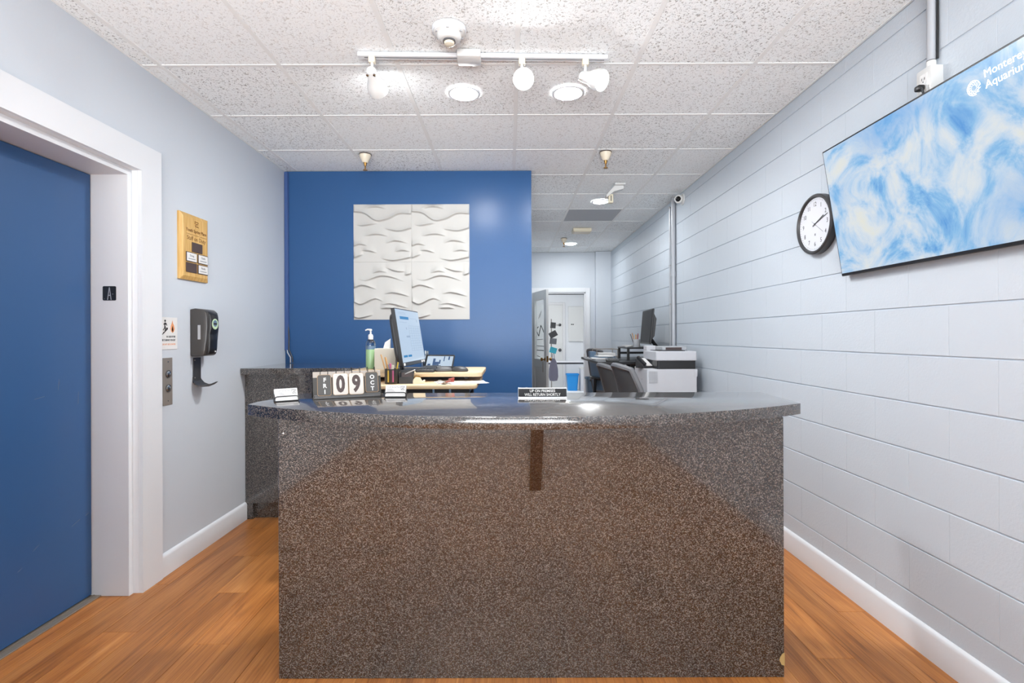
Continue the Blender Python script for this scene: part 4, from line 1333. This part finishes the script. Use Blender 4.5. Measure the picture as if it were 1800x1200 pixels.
scr_rect(0.14, 0.13, 0.50, 0.185, 'screen_blue')
scr_rect(0.06, 0.87, 0.22, 0.91, 'screen_blue')
scr_rect(0.25, 0.87, 0.40, 0.91, 'screen_blue')
scr_rect(0.30, 0.50, 0.45, 0.535, 'screen_line')
scr_rect(0.33, 0.34, 0.36, 0.38, 'screen_line')
scr_rect(0.85, 0.16, 0.88, 0.22, 'screen_line')
for k in range(11):
    scr_rect(0.45, 0.30 + 0.05 * k, 0.95, 0.304 + 0.05 * k, 'screen_line')
for k in range(6):
    scr_rect(0.45 + 0.1 * k, 0.30, 0.456 + 0.1 * k, 0.80, 'screen_line')
for k, (u, v) in enumerate(((0.10, 0.055), (0.10, 0.08), (0.55, 0.15), (0.10, 0.24))):
    scr_rect(u, v, u + 0.3, v + 0.006, 'screen_line')
for u in (0.03, 0.80, 0.90):
    x = -MW / 2 + MW * u
    MB().box((x, -MH / 2 + 0.004, 0), (x + 0.032, -MH / 2 + 0.018, 0.0008), mx=mm).build('sticker', 'paper', mo, 0)
MB().box((0.038, -0.03, 0.006), (0.056, 0.03, 0.20), bev=0.004).build('stand_neck', 'black', mo, 0)
MB().box((0.045, -0.03, 0.16), (0.075, 0.03, 0.20), bev=0.003).build('stand_arm', 'black', mo, 0)
MB().prism([(x + 0.08, y) for x, y in rrect(0.14, 0.20, 0.03)], 0, 0.008, bev=0.002).build('stand_base', 'black', mo, 0)

ts = thing('tissue_box', 'grey beige tissue box with a tissue sticking out beside the monitor', 'tissue box', (-0.808, 3.37, ZU), rz=0.08)
MB().box((-0.068, -0.06, 0), (0.068, 0.06, 0.135), bev=0.002).build('carton', 'tissue_box', ts, 0)
b = bmesh.new()
P = [(-0.02, -0.012, 0.132), (0.02, -0.004, 0.132), (0.026, 0.012, 0.132), (-0.012, 0.014, 0.132), (-0.008, -0.008, 0.175), (0.028, -0.006, 0.20), (0.026, 0.008, 0.198), (0.004, 0.012, 0.18)]
vs = [b.verts.new(p) for p in P]
for f in ((0, 1, 5, 4), (1, 2, 6, 5), (2, 3, 7, 6), (3, 0, 4, 7), (4, 5, 6, 7)):
    b.faces.new([vs[k] for k in f])
MB()._merge(b).build('tissue', 'paper', ts, 20)

sn = thing('sanitizer_bottle', 'clear pump bottle of green hand sanitizer behind the flip calendar', 'bottle', (-0.925, 3.42, ZU))
MB().lathe([(0, 0), (0.029, 0), (0.032, 0.004), (0.032, 0.145), (0.031, 0.150), (0, 0.150)], 28).build('gel', 'gel', sn)
MB().lathe([(0.0325, 0.150), (0.0325, 0.165), (0.030, 0.178), (0.018, 0.192), (0.014, 0.196), (0.014, 0.202)], 28).build('shoulder', 'clear', sn)
b = MB().lathe([(0.016, 0.194), (0.017, 0.215), (0.014, 0.226), (0.006, 0.230), (0.005, 0.250), (0.009, 0.252), (0.009, 0.262), (0, 0.264)], 20)
b.tube([(0.004, 0, 0.258), (-0.02, -0.004, 0.260), (-0.034, -0.006, 0.254)], [0.006, 0.005, 0.004], 8)
b.build('pump', 'whiteplastic', sn)
MB().lathe([(0.0326, 0.128), (0.0326, 0.152)], 28).build('label_band', 'slateblue', sn)


def cup(name, label, loc, r, h, m, sticks, cat='pencil cup'):
    t = thing(name, label, cat, loc)
    MB().lathe([(0, 0), (r * 0.94, 0), (r, 0.004), (r, h), (r - 0.002, h), (r - 0.002, 0.006), (0, 0.006)], 28).build('cup', m, t)
    for x, y, dx, dy, L, rad, mm_ in sticks:
        MB().cyl((x, y, 0.01), (x + dx, y + dy, L), rad, rad * 0.9, 8).build('pencil', mm_, t)
    return t


pc = cup('pencil_cup', 'dark mesh pencil cup full of coloured pens before the monitor', (-0.664, 2.90, ZL), 0.041, 0.085, 'mesh_metal',
         [(-0.02, 0, -0.045, 0.01, 0.165, 0.004, 'pencil'), (-0.01, 0.01, -0.03, 0.0, 0.15, 0.006, 'pencil'), (0.0, 0.0, -0.01, 0.0, 0.115, 0.006, 'pink'),
          (-0.005, -0.01, 0.012, 0, 0.105, 0.009, 'cream'), (0.015, 0.005, 0.018, 0.0, 0.12, 0.005, 'yellow'), (0.01, -0.01, -0.03, 0, 0.11, 0.004, 'lilac')])
for k, (x, m) in enumerate(((-0.012, 'yellow'), (0.004, 'umber'), (0.014, 'pink'))):
    a = math.asin(x / 0.0412)
    MB().box((x - 0.004, -0.0415 * math.cos(a) - 0.0004, 0.012), (x + 0.004, -0.0415 * math.cos(a) + 0.002, 0.078)).build('coloured_stripe', m, pc, 0)
cup('clear_cup', 'clear plastic cup of white sticks behind the monitor', (-0.578, 3.528, ZU), 0.028, 0.115, 'clear',
    [(-0.012, 0, -0.004, 0, 0.112, 0.004, 'whiteplastic'), (0.002, 0.006, 0.002, 0, 0.108, 0.004, 'galv'), (0.012, -0.004, 0.004, 0, 0.112, 0.004, 'whiteplastic')], 'cup')

og = thing('desk_caddy', 'small black open desk caddy right of the pencil cup', 'caddy', (-0.585, 2.92, ZL), rz=0.1)
for lo, hi in (((-0.04, -0.035, 0), (0.04, 0.035, 0.003)), ((-0.04, -0.035, 0.003), (0.04, -0.032, 0.04)), ((-0.04, 0.032, 0.003), (0.04, 0.035, 0.075)), ((-0.04, -0.032, 0.003), (-0.037, 0.032, 0.06)), ((0.037, -0.032, 0.003), (0.04, 0.032, 0.055))):
    MB().box(lo, hi).build('wall', 'softblack', og, 0)
MB().box((-0.03, -0.002, 0.004), (0.03, 0.0, 0.062), mx=Matrix.Rotation(-0.25, 4, 'X')).build('divider', 'umber', og, 0)
tag(MB().cyl((-0.60, 2.935, ZL + 0.05), (-0.535, 2.90, ZL + 0.078), 0.0035, n=8).build('white_pen', 'paper'), 'white pen leaning out of the black desk caddy', 'pen')
td = thing('tape_dispenser', 'small pale tape dispenser beside the black caddy', 'tape dispenser', (-0.515, 2.91, ZL), rz=0.3)
MB().prism([(-0.035, 0), (0.035, 0), (0.035, 0.022), (0.02, 0.014), (0.008, 0.034), (-0.018, 0.038), (-0.035, 0.02)], -0.012, 0.012, frame_mx((0, 0, 0), (1, 0, 0), (0, 0, 1)), bev=0.002).build('body', 'beige', td, 0)
MB().lathe([(0.010, -0.009), (0.021, -0.009), (0.021, 0.009), (0.010, 0.009)], 20, frame_mx((-0.008, 0, 0.026), (1, 0, 0), (0, 0, 1))).build('tape_roll', 'brass', td)

kb = thing('keyboard', 'black keyboard seen end on across the upper desk board', 'keyboard', (-0.50, 3.20, ZU), rz=math.radians(90))
MB().box((-0.175, -0.055, 0), (0.175, 0.055, 0.018), bev=0.004).build('case', 'softblack', kb, 0)
for r_ in range(5):
    for k in range(12):
        MB().box((-0.168 + k * 0.028, -0.050 + r_ * 0.020, 0.018), (-0.168 + k * 0.028 + 0.024, -0.050 + r_ * 0.020 + 0.016, 0.023)).build('key', 'black', kb, 0)


def mouse(label, loc, rz, m):
    t = thing('computer_mouse', label, 'mouse', loc, rz, 'computer mice on the upper board')
    prof = [(0, 0), (0.028, 0), (0.031, 0.006), (0.029, 0.016), (0.022, 0.026), (0.012, 0.031), (0, 0.033)]
    MB().lathe(prof, 24, Matrix.Diagonal((1.75, 1.0, 1.0, 1))).build('shell', m, t)
    MB().box((-0.045, -0.002, 0.020), (-0.012, 0.002, 0.031), bev=0.001).build('wheel', 'black', t, 0)


mouse('grey computer mouse behind the keyboard end', (-0.395, 3.10, ZU), 0.3, 'darkgrey')
mouse('black computer mouse at the edge of the upper board', (-0.30, 3.10, ZU), -0.2, 'softblack')

tl = thing('tablet_display', 'small tablet display with a bright blue picture on the upper board', 'tablet', (-0.478, 3.43, ZU), rz=math.radians(-14))
tm = frame_mx((0, 0, 0.002), (1, 0, 0), V((0, 0.5, 0.87)))
MB().prism(rrect(0.205, 0.10, 0.006), -0.008, 0, tm @ Matrix.Translation((0, 0.05, 0)), bev=0.001).build('case', 'black', tl, 0)
ts_ = MB().box((-0.09, 0.014, 0), (0.095, 0.088, 0.0008), mx=tm).build('screen', 'screen', tl, 0)
for u0, u1, v0, v1 in ((-0.045, -0.028, 0.014, 0.07), (-0.028, 0.0, 0.014, 0.045), (0.03, 0.036, 0.05, 0.086), (0.062, 0.072, 0.06, 0.086), (-0.08, -0.06, 0.014, 0.03), (0.0, 0.01, 0.03, 0.06)):
    MB().box((u0, v0, 0.0008), (u1, v1, 0.0012), mx=tm).build('screen_mark', 'screen_dark', ts_, 0)
MB().box((-0.05, 0.04, 0), (0.05, 0.07, 0.03)).build('stand', 'black', tl, 0)

pp = thing('paper_sheets', 'loose white paper sheets on the lower desk board', 'paper', (-0.28, 2.97, ZL), rz=0.35)
MB().box((-0.14, -0.10, 0), (0.14, 0.10, 0.0012)).build('sheet', 'paper', pp, 0)
MB().box((-0.14, -0.10, 0.0012), (0.14, 0.10, 0.0024), mx=Matrix.Rotation(-0.2, 4, 'Z')).build('sheet', 'paper', pp, 0)
ky = thing('key_bunch', 'bunch of metal keys on the loose paper', 'keys', (-0.385, 2.86, ZL + 0.0024))
MB().tube([(0.018 * math.cos(k * PI / 8), 0.018 * math.sin(k * PI / 8), 0.010 + 0.006 * math.sin(k * PI / 8)) for k in range(16)], 0.0016, 6, closed=True).build('ring', 'steel', ky)
for k in range(6):
    a = -0.9 + k * 0.55
    mx = Matrix.Rotation(a, 4, 'Z') @ Matrix.Translation((0.018, 0, 0.003 + 0.003 * k)) @ Matrix.Rotation(0.12 * (k % 3), 4, 'Y')
    b = MB().prism(rrect(0.022, 0.020, 0.007), 0, 0.002, mx @ Matrix.Translation((0.010, 0, 0)))
    b.box((0.018, -0.004, 0), (0.052, 0.003, 0.002), mx=mx)
    b.build('key', 'steel' if k % 2 else 'brass', ky, 0)
sci = thing('red_clip', 'small red plastic clip on the pale desk board', 'clip', (-0.345, 3.00 - 0.04, ZL + 0.003), rz=0.7)
MB().box((-0.03, -0.004, 0), (0.03, 0.004, 0.010), bev=0.001).build('jaw', 'red', sci, 0)
MB().box((-0.004, -0.004, 0.006), (0.034, 0.004, 0.020), bev=0.001, mx=Matrix.Rotation(-0.2, 4, 'Y')).build('handle', 'red', sci, 0)

# ------------------------------------------------------------------ printer corner and back office desk
st = thing('printer_stand', 'low dark printer stand half hidden behind the counter', 'stand', (1.40, 4.62, 0))
MB().box((-0.15, -0.21, 0.58), (0.21, 0.21, 0.61), bev=0.003).build('top', 'softblack', st, 0)
for x in (-0.13, 0.19):
    for y in (-0.19, 0.19):
        MB().box((x - 0.015, y - 0.015, 0), (x + 0.015, y + 0.015, 0.58)).build('leg', 'softblack', st, 0)
pr = thing('laser_printer', 'large white laser printer with a black middle band by the block wall', 'printer', (1.40, 4.615, 0.61))
MB().box((-0.217, -0.215, 0.0), (0.213, 0.215, 0.403), bev=0.004).build('lower_body', 'printer', pr, 0)
MB().box((0.190, -0.219, 0.34), (0.216, -0.214, 0.403)).build('corner_step', 'printer', pr, 0)
for zz, hh in ((0.285, 0.10), (0.13, 0.08)):
    vg = MB().box((-0.200, -0.2175, zz), (-0.125, -0.2145, zz + hh)).build('vent', 'printer_grey', pr, 0)
    for k in range(9):
        MB().box((-0.2 + k * 0.0088, -0.2185, zz), (-0.1975 + k * 0.0088, -0.2173, zz + hh)).build('vent_bar', 'printer', vg, 0)
    for k in range(int(hh / 0.0125)):
        MB().box((-0.200, -0.2185, zz + k * 0.0125), (-0.125, -0.2173, zz + k * 0.0125 + 0.0035)).build('vent_bar', 'printer', vg, 0)
MB().box((-0.219, -0.06, 0.3), (-0.2165, -0.04, 0.31)).build('button', 'printer_grey', pr, 0)
MB().box((-0.125, -0.20, 0.403), (0.205, 0.20, 0.475), bev=0.002).build('black_band', 'black', pr, 0)
MB().box((-0.112, -0.204, 0.403), (-0.108, -0.199, 0.475)).build('band_post', 'softblack', pr, 0)
MB().box((-0.137, -0.212, 0.475), (0.213, 0.21, 0.556), bev=0.006).build('upper_body', 'printer', pr, 0)
MB().box((-0.10, -0.16, 0.556), (0.13, 0.16, 0.562)).build('output_tray', 'darkgrey', pr, 0)
MB().box((-0.05, -0.10, 0.562), (0.165, 0.20, 0.595), bev=0.004).build('scanner_lid', 'printer_grey', pr, 0)
MB().box((-0.137, 0.10, 0.556), (-0.05, 0.20, 0.60), bev=0.004).build('control_panel', 'printer', pr, 0)
MB().box((-0.02, -0.104, 0.566), (0.12, -0.099, 0.588)).build('tray_mouth', 'umber', pr, 0)

ph = thing('desk_phone', 'dark desk phone tilted on the left ledge of the white printer', 'phone', (1.212, 4.60, 1.013), rz=math.radians(-68))
MB().prism([(-0.06, 0), (0.06, 0), (0.06, 0.018), (-0.055, 0.085), (-0.06, 0.08)], -0.05, 0.05, frame_mx((0, 0, 0), (1, 0, 0), (0, 0, 1)), bev=0.002).build('base', 'softblack', ph, 0)
fmx = Matrix.Translation((-0.055, 0, 0.085)) @ Matrix.Rotation(math.atan2(0.067, 0.115), 4, 'Y')
MB().box((0.005, -0.015, 0), (0.13, 0.045, 0.004), mx=fmx).build('face', 'paper', ph, 0)
MB().box((0.0, -0.047, 0.0), (0.128, -0.020, 0.028), bev=0.006, mx=fmx).build('handset', 'black', ph, 0)
MB().tube([(-0.03 + 0.012 * k, -0.055 - 0.012 * (k % 2), 0.006 + 0.006 * ((k + 1) % 2)) for k in range(9)], 0.0025, 6).build('cord', 'black', ph)

od = thing('office_desk', 'black standing height desk crowded with papers along the block wall', 'desk', (1.28, 5.65, 0))
ZD = 1.045
MB().box((-0.40, -0.62, ZD - 0.028), (0.36, 0.62, ZD), bev=0.003).build('desk_top', 'black', od, 0)
for x in (-0.05, 0.25):
    for y in (-0.55, 0.55):
        MB().box((x - 0.025, y - 0.025, 0), (x + 0.025, y + 0.025, ZD - 0.028)).build('leg', 'black', od, 0)
MB().box((-0.10, -0.5, 0.35), (0.30, -0.48, ZD - 0.028)).build('modesty_panel', 'black', od, 0)
rs = thing('monitor_riser', 'black monitor shelf standing on the crowded office desk', 'shelf', (1.44, 5.62, ZD))
MB().box((-0.20, -0.24, 0.118), (0.20, 0.24, 0.134), bev=0.002).build('shelf', 'black', rs, 0)
for x in (-0.185, 0.185):
    for y in (-0.22, 0.22):
        MB().box((x - 0.012, y - 0.012, 0), (x + 0.012, y + 0.012, 0.118)).build('leg', 'black', rs, 0)
MB().box((-0.19, 0.20, 0.05), (0.19, 0.21, 0.075)).build('cross_bar', 'black', rs, 0)
ZR = ZD + 0.134
m2 = thing('office_monitor', 'black monitor edge on above the office desk, facing the corridor', 'monitor', (1.52, 5.55, ZR), rz=math.radians(-4))
mt = Matrix.Translation((0, 0, 0)) @ Matrix.Rotation(math.radians(5), 4, 'Y')
MB().box((-0.055, -0.27, 0.03), (-0.035, 0.27, 0.40), bev=0.004, mx=mt).build('housing', 'black', m2, 0)
MB().prism([(-0.036, 0.06), (0.0, 0.12), (0.005, 0.30), (-0.036, 0.37)], -0.22, 0.22, mt @ frame_mx((0, 0, 0), (1, 0, 0), (0, 0, 1)), bev=0.004).build('back_shell', 'softblack', m2, 0)
MB().box((-0.056, -0.26, 0.045), (-0.0545, 0.26, 0.39), mx=mt).build('screen', 'darkscreen', m2, 0)
b = MB().tube([(-0.01, -0.05, 0.13), (0.04, -0.05, 0.05), (0.075, -0.05, 0.006)], 0.011, 8)
b.tube([(-0.01, 0.05, 0.13), (0.04, 0.05, 0.05), (0.075, 0.05, 0.006)], 0.011, 8)
b.build('stand_leg', 'black', m2)
MB().box((-0.06, -0.10, 0), (0.09, 0.10, 0.008), bev=0.002).build('stand_base', 'black', m2, 0)
cup('office_pencil_cup', 'glass cup of wooden pencils beside the office monitor', (1.355, 5.45, ZR), 0.036, 0.085, 'printer_grey',
    [(-0.015, 0, -0.03, 0.0, 0.15, 0.005, 'pencil'), (-0.005, 0.01, 0.0, 0.0, 0.135, 0.007, 'pencil'), (0.008, 0.0, 0.008, 0, 0.145, 0.006, 'red'), (0.015, 0.01, 0.0, 0, 0.13, 0.006, 'brass'), (-0.02, 0.0, -0.045, 0, 0.14, 0.004, 'umber')])
tp = thing('paper_pile', 'loose white papers under the office monitor', 'paper', (1.345, 5.64, ZR), rz=0.2)
for k in range(4):
    MB().box((-0.07, -0.08, 0.004 * k), (0.07, 0.08, 0.004 * k + 0.0035), mx=Matrix.Rotation(0.2 * k - 0.3, 4, 'Z')).build('sheet', 'paper', tp, 0)
dt = thing('document_tray', 'grey wire document tray on the office desk', 'tray', (1.13, 6.05, ZD))
for z in (0.02, 0.10):
    MB().tube([(-0.12, -0.15, z), (0.12, -0.15, z), (0.12, 0.15, z), (-0.12, 0.15, z)], 0.005, 6, closed=True).build('wire', 'steel', dt)
for x, y in ((-0.12, -0.15), (0.12, -0.15), (0.12, 0.15), (-0.12, 0.15)):
    MB().cyl((x, y, 0), (x, y, 0.10), 0.005, n=6).build('wire', 'steel', dt)
MB().box((-0.10, -0.13, 0.021), (0.10, 0.13, 0.055)).build('papers', 'paper', dt, 0)
pl2 = thing('folder_pile', 'pile of pale folders and papers at the desk edge near the chairs', 'paper', (1.00, 5.58, ZD), rz=0.15)
for k, (m, w_, d_, a) in enumerate((('printer_grey', 0.13, 0.16, 0.1), ('paper', 0.12, 0.15, -0.25), ('slateblue', 0.09, 0.11, 0.4), ('paper', 0.08, 0.11, -0.1))):
    MB().box((-w_, -d_, 0.011 * k), (w_, d_, 0.011 * k + 0.010), mx=Matrix.Rotation(a, 4, 'Z') @ Matrix.Translation((0.01 * k, 0, 0))).build('sheet', m, pl2, 0)
kb2 = thing('office_keyboard', 'black keyboard lying on the crowded office desk', 'keyboard', (1.05, 5.22, ZD), rz=math.radians(80))
MB().box((-0.16, -0.065, 0), (0.16, 0.065, 0.022), bev=0.004).build('case', 'black', kb2, 0)
for r_ in range(4):
    for k in range(11):
        MB().box((-0.15 + k * 0.0275, -0.05 + r_ * 0.025, 0.022), (-0.15 + k * 0.0275 + 0.023, -0.05 + r_ * 0.025 + 0.02, 0.027)).build('key', 'softblack', kb2, 0)
tag(MB().box((0.93, 5.90, ZD), (1.00, 5.97, ZD + 0.075), bev=0.004).build('blue_carton', 'slateblue'), 'small slate blue carton on the office desk', 'carton')


def office_chair(label, loc, rz, m_back, zb=0.98, head=False):
    t = thing('office_chair', label, 'chair', loc, rz, 'office chairs at the black desk')
    # faces +x; backrest at -x leaning back
    zs = 0.47
    MB().prism(rrect(0.46, 0.48, 0.10), zs, zs + 0.06, bev=0.02).build('seat', 'softblack', t, 40)
    rows, cols = 11, 9
    w0 = 0.205
    verts, faces = [], []

    def pt(s, h):
        z = zs + 0.10 + (zb - zs - 0.10) * h
        lean = -0.21 - 0.10 * h + 0.03 * math.sin(PI * h)
        w_ = w0 * (0.72 + 0.34 * math.sin(PI * min(1, h * 0.85 + 0.08)))
        return V((lean - 0.0 + 0.05 * s * s, s * w_, z))
    for j in range(rows):
        for i in range(cols):
            verts.append(pt(-1 + 2 * i / (cols - 1), j / (rows - 1)))
    for v in list(verts):
        verts.append(v + V((-0.006, 0, 0)))
    nn = rows * cols
    for j in range(rows - 1):
        for i in range(cols - 1):
            a = j * cols + i
            faces.append((a, a + 1, a + cols + 1, a + cols))
            faces.append((a + nn, a + cols + nn, a + cols + 1 + nn, a + 1 + nn))
    me = bpy.data.meshes.new('mesh_back')
    me.from_pydata(verts, [], faces)
    me.shade_smooth()
    me.materials.append(M[m_back])
    place(me, 'backrest_mesh', t, (0, 0, 0))
    loop = [pt(-1, j / 8) for j in range(9)] + [pt(-1 + 2 * k / 8, 1) + V((0, 0, 0.022 * math.sin(PI * k / 8))) for k in range(1, 8)] + [pt(1, 1 - j / 8) for j in range(9)] + [pt(1 - 2 * k / 8, 0) for k in range(1, 8)]
    MB().tube(loop, 0.020, 8, closed=True).build('backrest_frame', 'frame', t)
    lum = [pt(-0.9 + 1.8 * k / 8, 0.32) + V((-0.02, 0, 0)) for k in range(9)]
    MB().tube(lum, 0.02, 8).build('lumbar_bar', 'black', t)
    MB().tube([pt(0, 0.32) + V((-0.03, 0, 0)), (-0.27, 0, zs), (-0.15, 0, zs - 0.03), (0, 0, zs - 0.03)], 0.022, 8).build('back_spine', 'black', t)
    for s in (-1, 1):
        MB().tube([(-0.02, s * 0.22, zs - 0.005), (-0.02, s * 0.235, zs + 0.02), (-0.03, s * 0.235, zs + 0.21)], 0.016, 8).build('arm_post', 'black', t)
        MB().box((-0.17, s * 0.235 - 0.03, zs + 0.205), (0.12, s * 0.235 + 0.03, zs + 0.24), bev=0.012, seg=2).build('arm_pad', 'softblack', t, 40)
    MB().cyl((0, 0, 0.10), (0, 0, zs - 0.005), 0.028, n=14).build('gas_post', 'black', t)
    for k in range(5):
        a = k * 2 * PI / 5 + 0.3
        MB().tube([(0, 0, 0.13), (0.15 * math.cos(a), 0.15 * math.sin(a), 0.10), (0.25 * math.cos(a), 0.25 * math.sin(a), 0.075)], [0.03, 0.024, 0.018], 8).build('base_arm', 'black', t)
        c0 = V((0.25 * math.cos(a), 0.25 * math.sin(a), 0.03))
        q = V((-math.sin(a), math.cos(a), 0)) * 0.02
        MB().cyl(c0 - q, c0 + q, 0.03, n=14).build('caster', 'black', t)


office_chair('nearest grey mesh office chair, right of the pair behind the counter', (1.045, 3.60, 0), math.radians(8), 'mesh', zb=1.075)
office_chair('grey mesh office chair, left of the pair behind the counter', (1.04, 4.18, 0), math.radians(9), 'mesh', zb=1.045)
office_chair('taller slate blue office chair at the far end of the black desk', (1.36, 6.85, 0), math.radians(24), 'slateblue', zb=1.10)
bin_thing('recycling_bin', 'slate blue recycling bin beside the far doorway wall', (1.24, 7.45, 0), 0.24, 0.20, 0.24, 0.70, 'slateblue')
